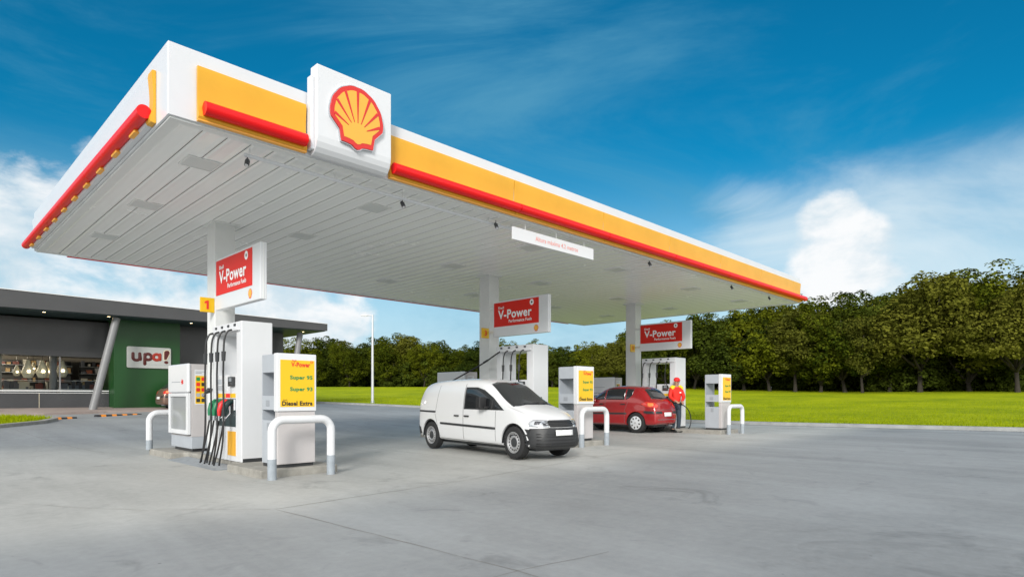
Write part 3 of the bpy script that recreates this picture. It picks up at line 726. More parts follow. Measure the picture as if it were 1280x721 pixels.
def dispenser(i):
    dx = IO[i]; x0 = 1.75+dx; y0 = (2.34,2.30,2.40)[i]; z0 = GZ(2+dx,3)+.12
    lab = ['fuel dispenser of pump 1 with green and red nozzles and four black hoses, nearest one','fuel dispenser behind the white van, one hose stretched over the van roof','fuel dispenser directly behind the attendant in red, one hose looping low to the car'][i]
    P = thing('fuel_dispenser', lab, 'fuel dispenser', (x0,y0,z0), 0, 'fuel dispensers on the islands')
    W, L, H = (.52,.56,.66)[i], 1.30, 2.34
    q = MB(); q.box(0,W,0,.22,0,H); q.build('end_tower', M['cabinet'], P, bevel=.012)
    q = MB(); q.box(0,W,L-.17,L,0,H-.001); q.build('end_tower', M['cabinet'], P, bevel=.012)
    q = MB(); q.box(0.002,W-.002,.2205,L-.1705,H-.17,H-.002); hd = q.build('header', M['cabinet'], P, bevel=.008)
    q = MB(); q.box(.004,W-.004,.2205,L-.1705,0,1.46); cab = q.build('cabinet', M['cabinet'], P, bevel=.006)
    ys_ = [1.12,.84,.56,.28]
    for y in ys_:
        q = MB(); q.box(-.012,.03,y-.035,y+.035,H-.07,H-.03); q.build('hose_port', M['dark'], hd, bevel=.004)
    q = MB(); q.box(-.05,-.001,.05,L-.05,H-.155,H-.115); q.build('hose_rail', M['signwhite'], hd, bevel=.008)
    # upper face: decals, display, card reader
    q = MB(); q.prism(rrect(-1.08,-.62,.96+.22,1.44,.01,3), frame((.004,0,0),'-x'), 0, .006); dp = q.build('display_panel', M['signwhite'], P)
    q = MB(); q.prism(rect(-1.03,-.86,1.30,1.39), frame((-.002,0,0),'-x'), 0, .004); q.build('display', M['greypanel'], dp)
    for k in range(5):
        q = MB(); q.prism(rect(-1.02,-.78,1.20+.017*k,1.209+.017*k), frame((-.002,0,0),'-x'), 0, .003); q.build('printed_line', M['txtgrey'], dp)
    q = MB(); q.box(-.05,.003,.27,.47,1.26,1.42); cr = q.build('card_reader', M['dark'], P, bevel=.01)
    q = MB(); q.box(-.056,-.0505,.30,.41,1.34,1.40); q.build('screen', M['steelgrey'], cr)
    q = MB(); q.box(-.058,-.0505,.30,.41,1.285,1.32); q.build('keypad', M['chrome'], cr)
    fy = frame((.004,0,0),'-x')
    for (a,b_,m) in ((-1.12,-.90,'py'),(-.88,-.70,'py'),(-.68,-.50,'txtred'),(-.48,-.26,'py')):
        q = MB(); q.prism(rect(a,b_,1.07,1.14), fy, 0, .005); q.build('grade_label', M[m], P)
    # holster recess
    q = MB(); q.prism(rect(-1.12,-.25,.58,1.05), fy, 0, .008); ho = q.build('holster_panel', M['holster'], P)
    for y in (1.12,.90,.69,.47,.25):
        q = MB(); q.box(-.03,-.0045,y-.008,y+.008,.86,1.04); q.build('holster_rib', M['cabinet'], ho)
    q = MB(); q.prism(rect(-.60,-.25,.09,.50), fy, 0, .005); q.build('yellow_panel', M['yellow'], P)
    q = MB(); q.box(.02,W-.02,-.004,0,.0,.06); q.build('skirt', M['dark'], P)
    # sockets, nozzles, hoses
    cols = [M['nozgreen'],M['nozgreen'],M['nozred'],M['nozblack']]
    for k, y in enumerate(ys_):
        yh = [1.01,.80,.58,.36][k]; skip = (i == 1 and k == 0) or (i == 2 and k == 3)
        top = (-.05,y,H-.135)
        if not skip:
            nozzle(P, (-.02,yh,.93), cols[k])
            low = (-.30+.04*k, yh+.22-.12*k+.02, -.07)
            pts = [top,(-.115,y+.015,H-.17),(-.155,y+.04,H-.30),(-.165,y+.05,H-.50)]
            q = MB(); q.tube(spline(pts), .0155, 8); h1 = q.build('hose', M['black'], P, smooth=True)
            q = MB(); q.tube([(-.165,y+.05,H-.50),(-.166,y+.052,H-.66)], [.036,.03], 10); q.build('breakaway', M['dark'], h1, smooth=True)
            q = MB(); q.tube([(-.166,y+.052,H-.53),(-.166,y+.052,H-.555)], .03, 10); q.build('collar', M['chrome'], h1)
            pts = [(-.166,y+.052,H-.66),(-.168,y+.06,1.35),(-.175,y+.02,.80),(-.19,y+.02,.35),(-.22,y+.10,-.06)]
            q = MB(); q.tube(spline(pts), .016, 8); q.build('hose', M['black'], P, smooth=True)
            pts = [(-.153,yh,.69),(-.18,yh+.03,.45),(-.22,yh+.10,.15),(-.25,yh+.17,-.07)]
            q = MB(); q.tube(spline(pts), .0155, 8); q.build('hose', M['black'], P, smooth=True)
        elif i == 1:
            a = V(top); b = V((-.42,2.15,1.62)); c = V((-.60,2.85,1.30))
            q = MB(); q.tube(spline([a, a*.55+b*.45+V((0,0,-.03)), b, c]), .019, 8); h1 = q.build('hose', M['black'], P, smooth=True)
            m_ = a*.62+b*.38; d = (b-a).normalized()
            q = MB(); q.tube([m_-d*.07+V((0,0,-.025)), m_+d*.07+V((0,0,-.025))], .028, 10); q.build('breakaway', M['dark'], h1)
        else:
            pts = [top,(-.10,y+.02,H-.2),(-.13,y+.04,1.6),(-.10,y-.1,1.3)]
            q = MB(); q.tube(spline(pts), .013, 8); q.build('hose', M['black'], P, smooth=True)
            pts = [(-.35,-.16,.86),(-.2,-.32,.80),(.05,-.42,.62),(.20,-.44,.32),(.10,-.44,.04),(-.15,-.40,-.06),(-.42,-.3,-.09),(-.62,.02,-.09)]
            q = MB(); q.tube(spline(pts), .016, 8); q.build('hose', M['black'], P, smooth=True)
    if i == 0:   # diesel nozzle tucked at the far side
        q = MB(); q.tube([(-.10,1.36,1.16),(-.05,1.33,1.2),(.0,1.31,1.19)], [.03,.05,.045], 10).tube([(-.10,1.36,1.16),(-.14,1.37,1.08)], .02, 8); q.build('side_nozzle', M['dark'], P, smooth=True)
for i in range(3): dispenser(i)

# --- V-Power box signs and number flags
def box_sign(i):
    dx = IO[i]+(0,.02,.03)[i]
    lab = ['largest red V-Power box sign, on the column of pump 1','middle red V-Power box sign, above the roof of the white van','smallest red V-Power box sign, above the attendant and red car'][i]
    P = thing('column_sign', lab, 'sign', (1.955+dx, 3.90, 2.79), 0, 'red V-Power signs on the canopy columns')
    Lg, Hh = 2.16, .93
    q = MB(); q.box(-.06,.05,-Lg,-.002,0,Hh); q.build('sign_box', M['signwhite'], P, bevel=.01)
    P.scale = (1,.9,1)
    for zz in (.12,.75): q = MB(); q.box(.015,.048,-.001,.24,zz,zz+.06); q.build('bracket', M['trim'], P)
    q = MB(); q.box(-.012,.0,-Lg-.006,-Lg+.015,.01,Hh-.01); q.build('edge_strip', M['trim'], P)
    fr = frame((-.061,0,0),'-x')
    q = MB(); q.prism(rect(.04,1.82,.26,.89), fr, 0, .004); rp = q.build('red_panel', M['signred'], P)
    f2 = frame((-.0655,0,0),'-x')
    text('V-Power', f2, .22, 1.56, .455, .685, M['txtwhite'], rp, bold=.026)
    text('Shell', f2, .22, .46, .715, .785, M['txtwhite'], rp, bold=.02)
    text('Performance Fuels', f2, .66, 1.56, .34, .42, M['txtwhite'], rp, bold=.02)
    q = MB(); q.lathe([(.03,0),(.03,.004),(.075,.004),(.075,0)], f2[0]+V((0,-1.56,.79)), (-1,0,0), 20); rm = q.build('ring_mark', M['txtwhite'], rp)
    q = MB(); q.lathe([(.0001,.002),(.03,.002)], f2[0]+V((0,-1.56,.79)), (-1,0,0), 16); q.build('ring_centre', M['txtblack'], rm)
    fe = frame((-.061,-1.72,.13),'-x'); emblem(P, fe, .17, False)
    # number flag
    n = ['1','3','5'][i]
    Q = thing('number_flag', ['yellow flag with red 1','yellow flag with red 3','yellow flag with red 5'][i] + ' on the left of its canopy column', 'sign', (1.96+dx, 4.15, 2.78), 0, 'yellow pump number flags')
    q = MB(); q.box(-.25,-.002,-.02,.02,0,.27); q.build('plate', M['py'], Q, bevel=.004)
    if i == 0:
        q = MB(); q.prism([(-.145,.055),(-.105,.055),(-.105,.215),(-.135,.215),(-.18,.19),(-.18,.155),(-.145,.17)], frame((0,-.0201,0)), 0, .004); q.build('lettering', M['txtred'], Q)
    else: text(n, frame((0,-.0205,0)), -.17, -.06, .06, .21, M['txtred'], Q, bold=.03, keep=True)
for i in range(3): box_sign(i)

# ------------------------------------------------------------------ vehicles
def eval_mesh(o):
    dg = bpy.context.evaluated_depsgraph_get(); dg.update()
    return bpy.data.meshes.new_from_object(o.evaluated_get(dg))
def loft(stations, N_sub=2, arches=(), arch_r=.36, halfw=.7):
    """stations: x, zb, zm, zt, ws, wb, wt"""
    vv = []; k = None
    for (x,zb,zm,zt,ws,wb,wt) in stations:
        h = [(0,zb),(.55*ws,zb),(.93*ws,zb+.005),(ws,zb+.07),(max(ws,wb)*1.012,(zb+zm)*.52),(wb,zm),((wb+wt)/2+.018,(zm+zt)/2),(wt,zt-.075),(wt-.09,zt-.012),(wt*.5,zt+.012),(0,zt+.02)]
        ring = [(x,-y,z) for y,z in h] + [(x,y,z) for y,z in h[-2:0:-1]]
        k = len(ring); vv += ring
    n = len(stations); ff = [(i*k+j, i*k+(j+1)%k, (i+1)*k+(j+1)%k, (i+1)*k+j) for i in range(n-1) for j in range(k)]
    ff += [tuple(range(k)), tuple((n-1)*k+j for j in range(k))[::-1]]
    me = bpy.data.meshes.new('b'); me.from_pydata(vv, [], ff)
    bm = bmesh.new(); bm.from_mesh(me)
    bmesh.ops.recalc_face_normals(bm, faces=bm.faces); bm.to_mesh(me); bm.free()
    o = bpy.data.objects.new('tmpbody', me); COL.objects.link(o)
    s_ = o.modifiers.new('s', 'SUBSURF'); s_.levels = s_.render_levels = N_sub
    me1 = eval_mesh(o); o.modifiers.clear(); o.data = me1
    tmps = []
    for xa, za in arches:
        c = MB()
        for sgn in (-1, 1):
            c.lathe([(.0001,0),(arch_r,0),(arch_r,.34),(.0001,.34)], (xa, sgn*(halfw-.20), za), (0,sgn,0), 40)
        co_ = c.build('cut', M['dark']); tmps.append(co_)
        b = o.modifiers.new('b', 'BOOLEAN'); b.operation = 'DIFFERENCE'; b.object = co_; b.solver = 'EXACT'
    me2 = eval_mesh(o)
    for t_ in tmps: bpy.data.objects.remove(t_)
    bpy.data.objects.remove(o)
    me2.materials.clear()
    return me2
def body_obj(name, me, m, parent):
    o = put(name, me, parent, m); me.polygons.foreach_set('use_smooth', [True]*len(me.polygons)); me.polygons.foreach_set('material_index', [0]*len(me.polygons)); me.set_sharp_from_angle(angle=R(38)); return o
def bvh(me):
    return BVHTree.FromPolygons([v.co.copy() for v in me.vertices], [tuple(p.vertices) for p in me.polygons])
def decal(tree, poly, mode, m, name, parent, off=.004, thick=.012, cuts=7):
    """poly in 2D; mode 'R','L' (x,z) sides, 'F','B' (y,z)"""
    bm = bmesh.new(); vs3 = [bm.verts.new((a, b, 0)) for a, b in poly]; fc = bm.faces.new(vs3)
    bmesh.ops.triangulate(bm, faces=[fc]); bmesh.ops.subdivide_edges(bm, edges=bm.edges[:], cuts=cuts, use_grid_fill=True)
    bmesh.ops.triangulate(bm, faces=bm.faces[:])
    last = None
    for v in bm.verts:
        a, b = v.co.x, v.co.y
        if mode == 'R': o, d = V((a,-4,b)), V((0,1,0))
        elif mode == 'L': o, d = V((a,4,b)), V((0,-1,0))
        elif mode == 'F': o, d = V((9,a,b)), V((-1,0,0))
        elif mode == 'B': o, d = V((-9,a,b)), V((1,0,0))
        hit, nn, ix, ds_ = tree.ray_cast(o, d)
        if hit is None:
            hit, nn, ix, ds_ = tree.find_nearest(o + d*(3.5 if mode in 'RL' else 8)); 
        if nn.dot(d) > 0: nn = -nn
        v.co = hit + nn*off
    bmesh.ops.recalc_face_normals(bm, faces=bm.faces)
    me = bpy.data.meshes.new(name); bm.to_mesh(me); bm.free()
    # orient outward
    ref = {'R':V((0,-1,0)),'L':V((0,1,0)),'F':V((1,0,0)),'B':V((-1,0,0))}[mode]
    tot = sum((p.normal.dot(ref)*p.area for p in me.polygons))
    if tot < 0: me.flip_normals()
    me.polygons.foreach_set('use_smooth', [True]*len(me.polygons))
    ob = put(name, me, parent, m)
    s_ = ob.modifiers.new('t', 'SOLIDIFY'); s_.thickness = thick; s_.offset = -1
    return ob
def strip(p0, p1, w):
    (a,b),(c,d) = p0, p1; l = math.hypot(c-a, d-b); nx_, ny_ = -(d-b)/l*w/2, (c-a)/l*w/2
    return [(a+nx_,b+ny_),(c+nx_,d+ny_),(c-nx_,d-ny_),(a-nx_,b-ny_)]
def wheel(parent, x, y, r, side, style):
    """side -1: outer face towards -y"""
    ax = (0, side, 0); w = .185
    q = MB(); ri = r*.64
    q.lathe([(ri,0),(ri,-w),(r*.9,-w),(r*.985,-w+.02),(r,-w+.04),(r,-.035),(r*.985,-.012),(r*.93,.0),(r*.80,.006),(r*.70,.004),(ri,-.006)], (x, y, r), ax, 48)
    o = q.build('wheel', M['tyre'], parent, smooth=True)
    c = V((x,y,r)); q = MB()
    if style == 'steel':
        q.lathe([(ri*1.03,-.004),(ri*1.02,.004),(ri*.95,.004),(ri*.92,-.02),(ri*.86,-.028),(ri*.62,-.012),(ri*.55,-.004),(ri*.40,-.02)], c, ax, 40)
        rm = q.build('rim', M['steelwheel'], o, smooth=True)
        q = MB(); q.lathe([(.0001,.008),(ri*.25,.006),(ri*.43,-.006),(ri*.46,-.03)], c, ax, 28); q.build('centre_cap', M['dark'], rm, smooth=True)
        for k in range(16):
            a = 2*math.pi*k/16; d = V((math.cos(a),0,math.sin(a))); tt = V((-math.sin(a),0,math.cos(a)))
            fr = (c+d*ri*.74+V(ax)*(-.0185), d, tt, V(ax)); q = MB(); q.prism(rrect(-.016,.016,-.012,.012,.009,3), fr, -.004, .004); q.build('vent_slot', M['black'], rm)
    else:
        q.lathe([(ri*1.03,-.004),(ri*1.02,.008),(ri*.94,.012),(ri*.7,.02),(ri*.3,.03),(.0001,.034)], c, ax, 40)
        rm = q.build('rim', M['hubcap'], o, smooth=True)
        for k in range(8):
            a = 2*math.pi*k/8+.2; d = V((math.cos(a),0,math.sin(a))); tt = V((-math.sin(a),0,math.cos(a)))
            fr = (c+d*ri*.72+V(ax)*.02, d, tt, V(ax)); q = MB(); q.prism([(.036*math.cos(t_*.524), .024*math.sin(t_*.524)) for t_ in range(12)], fr, -.006, .003); q.build('vent_hole', M['black'], rm)
        q = MB(); q.lathe([(.0001,.040),(ri*.13,.038),(ri*.16,.03)], c, ax, 16); q.build('centre_cap', M['steelwheel'], rm)
    return o

def arch(P, xa, y0, y1, z):
    q = MB(); vv = []; n = 21
    for yy in (y0, y1):
        for k in range(n): a = math.pi*k/(n-1); vv.append((xa+.372*math.cos(a), yy, z-.02+.372*math.sin(a)))
    q.add(vv, [(k, k+1, n+k+1, n+k) for k in range(n-1)] + [tuple(n+k for k in range(n))])
    o = q.build('arch_liner', M['dark'], P)
def make_van():
    HW = .62
    u = V((-.13585,-.99073,0)); v_ = V((.99073,-.13585,0))
    A = V((6.2,3.04,0)) + v_*HW                      # rear axle centre, vehicle centreline
    P = thing('delivery_van', 'white panel van with black front bumper and blank number plate between the pumps', 'van', (A.x, A.y, .052), math.atan2(u.y, u.x))
    st = [(-0.6, 0.3, 0.5, 0.6, 0.49, 0.51, 0.515), (-0.585, 0.27, 0.62, 0.92, 0.55, 0.57, 0.535), (-0.55, 0.25, 0.78, 1.14, 0.58, 0.595, 0.55), (-0.47, 0.24, 0.84, 1.32, 0.6, 0.61, 0.54), (-0.34, 0.22, 0.86, 1.44, 0.61, 0.615, 0.54), (-0.1, 0.22, 0.88, 1.495, 0.615, 0.62, 0.55), (0.5, 0.21, 0.88, 1.52, 0.615, 0.62, 0.555), (1.3, 0.21, 0.9, 1.525, 0.615, 0.62, 0.555), (1.75, 0.21, 0.91, 1.505, 0.615, 0.62, 0.55), (2.05, 0.21, 0.915, 1.44, 0.615, 0.618, 0.54), (2.3, 0.21, 0.92, 1.31, 0.615, 0.616, 0.515), (2.62, 0.21, 0.92, 1.12, 0.615, 0.614, 0.53), (2.9, 0.21, 0.9, 1.0, 0.615, 0.61, 0.555), (3.12, 0.21, 0.84, 0.95, 0.612, 0.6, 0.52), (3.38, 0.21, 0.72, 0.87, 0.59, 0.57, 0.47), (3.56, 0.2, 0.6, 0.79, 0.52, 0.49, 0.38), (3.68, 0.22, 0.52, 0.69, 0.41, 0.37, 0.28), (3.73, 0.26, 0.44, 0.58, 0.31, 0.27, 0.19)]
    me = loft(st, 2, [(0,.29),(3.02,.29)], .375, HW)
    body_obj('body', me, M['vanwhite'], P); T = bvh(me)
    q = MB(); q.box(-.5,3.45,-.42,.42,.16,.30); q.build('underbody', M['dark'], P)
    for xa in (0,3.02):
        for sgn in (-1,1): arch(P, xa, sgn*(HW-.02), sgn*(HW-.30), .29)
    for sgn, nm in ((-1,'R'),(1,'L')):
        y = sgn*(HW-.015)
        for xa in (0, 3.018): wheel(P, xa, y, .305 if xa else .30, sgn, 'steel')
        # side window with black frame
        decal(T, [(1.37,.90),(1.405,1.35),(1.80,1.345),(2.03,1.29),(2.33,1.14),(2.74,.895)], nm, M['glassdark'], 'side_window', P, .004, cuts=9)
        decal(T, strip((1.385,.90),(1.42,1.35),.03), nm, M['plastic'], 'window_frame', P, .008)
        decal(T, strip((2.34,1.12),(2.33,.90),.035), nm, M['plastic'], 'window_frame', P, .008)
        decal(T, strip((.44,.585),(2.46,.545),.042), nm, M['plastic'], 'side_moulding', P, .014, .02, 12)
        decal(T, strip((-.52,.835),(.22,.825),.04), nm, M['plastic'], 'sliding_rail', P, .005, cuts=9)
        decal(T, strip((1.34,.28),(1.335,.9),.012), nm, M['seam'], 'door_seam', P, .0025, cuts=9); decal(T, strip((1.335,.9),(1.38,1.42),.012), nm, M['seam'], 'door_seam', P, .0025, cuts=9)
        decal(T, strip((2.46,.30),(2.47,.88),.010), nm, M['seam'], 'door_seam', P, .0025, cuts=9); decal(T, strip((.42,.25),(.20,.78),.008), nm, M['seam'], 'door_seam', P, .0025, cuts=9); decal(T, strip((.22,.83),(.36,1.4),.008), nm, M['seam'], 'door_seam', P, .0025, cuts=9)
        decal(T, strip((.42,.265),(2.50,.245),.008), nm, M['seam'], 'door_seam', P, .0025, cuts=12)
        for xh in (1.10, 1.48):
            q = MB(); q.box(xh-.085,xh+.085,sgn*(HW+.022)-.014,sgn*(HW+.022)+.014,.745,.775); q.build('door_handle', M['plastic'], P, bevel=.01)
        # mirror
        yy = sgn*(HW+.10); q = MB(); q.box(2.16,2.26,min(yy,sgn*(HW-.01))-.0,max(yy,sgn*(HW-.01)),.93,.97).box(2.06,2.20,yy-.085,yy+.085,.93,1.15); mr_ = q.build('door_mirror', M['black'], P, bevel=.04, segs=4)
        # lower black bumper wrap
        decal(T, [(3.45,.23),(3.44,.40),(3.38,.50),(3.33,.565),(3.50,.555),(3.58,.56),(3.62,.50),(3.63,.30),(3.58,.22)], nm, M['plastic'], 'bumper_side', P, .010, .02, 8)
        decal(T, [(-.58,.30),(-.585,.50),(-.46,.47),(-.40,.33)], nm, M['plastic'], 'bumper_side', P, .010, .02, 6)
        # headlight, wraps from side to front
        hl = decal(T, [(3.42,.615),(3.40,.69),(3.46,.735),(3.60,.725),(3.62,.69),(3.64,.63),(3.60,.60)], nm, M['lampglass'], 'headlight', P, .010, .015, 7)
        decal(T, [(3.50,.645),(3.50,.70),(3.57,.70),(3.57,.645)], nm, M['lampdark'], 'reflector', hl, .014, .004, 3)
        f1 = -1 if nm == 'R' else 1
        hf = decal(T, [(f1*0.302,.60),(f1*0.302,.665),(f1*0.420,.70),(f1*0.504,.72),(f1*0.554,.66),(f1*0.521,.61)], 'F', M['lampglass'], 'headlight', P, .012, .015, 7)
        decal(T, [(f1*0.344,.62),(f1*0.344,.66),(f1*0.395,.675),(f1*0.395,.62)], 'F', M['lampdark'], 'reflector', hf, .016, .004, 3)
        q = MB(); q.lathe([(0.000,.01),(0.029,.01),(0.038,-.01)], (3.66,f1*.36,.33), (1,f1*.35,0), 16); q.build('fog_lamp', M['chrome'], P)
    decal(T, [(-0.554,.22),(-0.588,.42),(-0.554,.575),(-0.302,.59),(0.302,.59),(0.554,.575),(0.588,.42),(0.554,.22)], 'F', M['plastic'], 'front_bumper', P, .014, .03, 12)
    decal(T, [(-0.277,.60),(-0.302,.70),(-0.252,.725),(0.252,.725),(0.302,.70),(0.277,.60)], 'F', M['black'], 'grille', P, .008, .012, 8)
    for zz in (.635,.665,.695): decal(T, strip((-.34,zz),(.34,zz),.010), 'F', M['plastic'], 'grille_bar', P, .02, .01, 10)
    for zz in (.27,.31,.37,.43,.475): decal(T, strip((-.50,zz),(.50,zz),.016), 'F', M['black'], 'bumper_slot', P, .020, .006, 12)
    decal(T, rect(-0.202,0.202,.45,.545), 'F', M['plate'], 'number_plate', P, .045, .01, 5)
    decal(T, [(-0.504,.965),(-0.420,1.40),(-0.252,1.445),(0.252,1.445),(0.420,1.40),(0.504,.965),(0.252,1.0),(-0.252,1.0)], 'F', M['glassdark'], 'windscreen', P, .006, cuts=12)
    decal(T, strip((-0.252,1.005),(0.126,1.03),.014), 'F', M['plastic'], 'wiper', P, .02, .01, 8); decal(T, strip((0.042,1.005),(0.378,1.03),.014), 'F', M['plastic'], 'wiper', P, .02, .01, 8)
    decal(T, rect(-0.420,0.420,.85,1.25), 'B', M['glassdark'], 'rear_window', P, .005, cuts=7)
    return P
make_van()

def hatch(name, label, cat, loc, rz, paint, HW=.62, k=1., interior=True):
    P = thing(name, label, cat, loc, rz)
    # x forward, rear axle at 0, rear end -.75, front end 3.05
    st = [(-.78,.36,.52,.60,.40,.42,.38),(-.755,.32,.60,.72,.53,.53,.44),(-.70,.28,.72,.93,.585,.575,.46),(-.62,.26,.80,1.05,.60,.60,.48),(-.46,.25,.92,1.14,.61,.615,.50),(-.28,.24,.96,1.34,.615,.62,.50),(-.10,.23,.98,1.455,.62,.62,.49),(.15,.23,.99,1.495,.62,.62,.49),(.7,.23,1.0,1.515,.62,.62,.49),
          (1.15,.23,.99,1.495,.62,.62,.485),(1.45,.23,.985,1.40,.62,.62,.475),(1.8,.23,.97,1.19,.62,.618,.49),(2.1,.23,.93,1.02,.62,.61,.52),(2.4,.23,.84,.95,.618,.60,.50),(2.7,.23,.72,.86,.60,.57,.46),(2.92,.24,.6,.74,.55,.51,.40),(3.03,.28,.48,.60,.46,.42,.34)]
    me = loft(st, 2, [(0,.31),(2.35,.31)], .375, HW)
    body_obj('body', me, paint, P); T = bvh(me)
    q = MB(); q.box(-.55,2.8,-.42,.42,.20,.34); q.build('underbody', M['dark'], P)
    for xa in (0,2.35):
        for sgn in (-1,1): arch(P, xa, sgn*(HW-.02), sgn*(HW-.30), .31)
    for sgn, nm in ((-1,'R'),(1,'L')):
        y = sgn*(HW-.01)
        for xa in (0,2.35): wheel(P, xa, y, .325, sgn, 'cap')
        decal(T, [(.45,1.06),(.44,1.40),(1.12,1.41),(1.22,1.36),(1.22,1.07)], nm, M['glassdark'], 'side_window', P, .004, cuts=8)
        decal(T, [(.40,1.06),(.27,1.11),(.16,1.20),(.13,1.38),(.39,1.40)], nm, M['glassdark'], 'side_window', P, .004, cuts=8)
        decal(T, [(1.28,1.07),(1.28,1.35),(1.42,1.29),(1.82,1.06)], nm, M['glassdark'], 'side_window', P, .004, cuts=8)
        decal(T, strip((.12,1.405),(1.25,1.43),.018), nm, M['dark'], 'window_frame', P, .007, cuts=9)
        decal(T, strip((.36,.62),(2.0,.60),.055), nm, M['plastic'], 'side_moulding', P, .012, .02, 12)
        decal(T, strip((1.24,.30),(1.25,1.05),.010), nm, M['seam'], 'door_seam', P, .0025, cuts=9); decal(T, strip((.44,.70),(.32,.98),.010), nm, M['seam'], 'door_seam', P, .0025, cuts=9); decal(T, strip((.44,.70),(.44,.30),.010), nm, M['seam'], 'door_seam', P, .0025, cuts=9)
        decal(T, strip((.44,.285),(2.0,.275),.010), nm, M['seam'], 'door_seam', P, .0025, cuts=9)
        for xh in (.50,1.40):
            q = MB(); q.box(xh-.09,xh+.09,sgn*(HW+.018)-.014,sgn*(HW+.018)+.014,.90,.935); q.build('door_handle', M['plastic'], P, bevel=.01)
        q = MB(); q.box(1.62,1.76,sgn*(HW+.07)-.08,sgn*(HW+.07)+.08,.99,1.12); q.build('door_mirror', paint, P, bevel=.03, segs=4)
        tl = decal(T, [(-.18,.93),(-.40,1.00),(-.60,.98),(-.68,.86),(-.58,.80),(-.36,.84)], nm, M['tail'], 'tail_light', P, .010, .015, 7)
        decal(T, [(-.46,.86),(-.44,.96),(-.60,.95),(-.64,.88),(-.56,.84)], nm, M['tailo'], 'lamp_lens', tl, .016, .004, 4)
        f1 = -1 if nm == 'R' else 1
        decal(T, [(f1*.57,.80),(f1*.57,.98),(f1*.48,.97),(f1*.38,.88),(f1*.46,.80)], 'B', M['tail'], 'tail_light', P, .012, .015, 6)
        decal(T, [(f1*.55,.62),(f1*.55,.70),(f1*.30,.70),(f1*.28,.63)], 'B', M['plastic'], 'bumper_insert', P, .014, .02, 7)
        decal(T, [(-.70,.62),(-.66,.70),(-.34,.71),(-.30,.66),(-.42,.62)], nm, M['plastic'], 'bumper_insert', P, .012, .02, 7)
        decal(T, [(2.45,.66),(2.44,.76),(2.72,.70),(2.84,.62),(2.7,.60)], nm, M['lampglass'], 'headlight', P, .010, .015, 6)
    decal(T, [(-.45,1.09),(-.40,1.37),(-.3,1.405),(.3,1.405),(.40,1.37),(.45,1.09),(0,1.075)], 'B', M['glassdark'], 'rear_window', P, .006, cuts=10)
    decal(T, strip((-.05,1.11),(.34,1.14),.016), 'B', M['plastic'], 'wiper', P, .02, .01, 6)
    decal(T, rect(-.19,.19,.54,.66), 'B', M['plate'], 'number_plate', P, .03, .01, 5)
    decal(T, strip((-.55,.74),(.55,.74),.010), 'B', M['seam'], 'boot_seam', P, .003, .006, 12)
    decal(T, strip((-.50,.44),(.50,.44),.018), 'B', M['seam'], 'boot_seam', P, .003, .006, 12)
    decal(T, [(-.46,1.06),(-.40,1.37),(-.25,1.42),(.25,1.42),(.40,1.37),(.46,1.06)], 'F', M['glassdark'], 'windscreen', P, .006, cuts=10)
    decal(T, rect(-.32,.32,.33,.52), 'F', M['black'], 'grille', P, .012, .02, 8)
    q = MB(); q.tube([(-.35,-.30,.24),(-.74,-.30,.24)], .025, 10); q.build('exhaust', M['steelgrey'], P)
    return P
hh = R(90-3.5)
hatch('hatchback_car', 'dark red hatchback refuelling next to the attendant, seen from its rear corner', 'car',
      (14.36+.62*math.sin(hh), 2.98-.62*math.cos(hh), .052), hh, M['carred'])
bx, by = 9.6, 27.0
hatch('parked_car', 'bronze car mostly hidden, parked beside the green shop wall', 'car', (on_y(219, 505, 26.3)[0], 26.3, GZ(8,26.3)+.01), R(3), M['carbronze'])

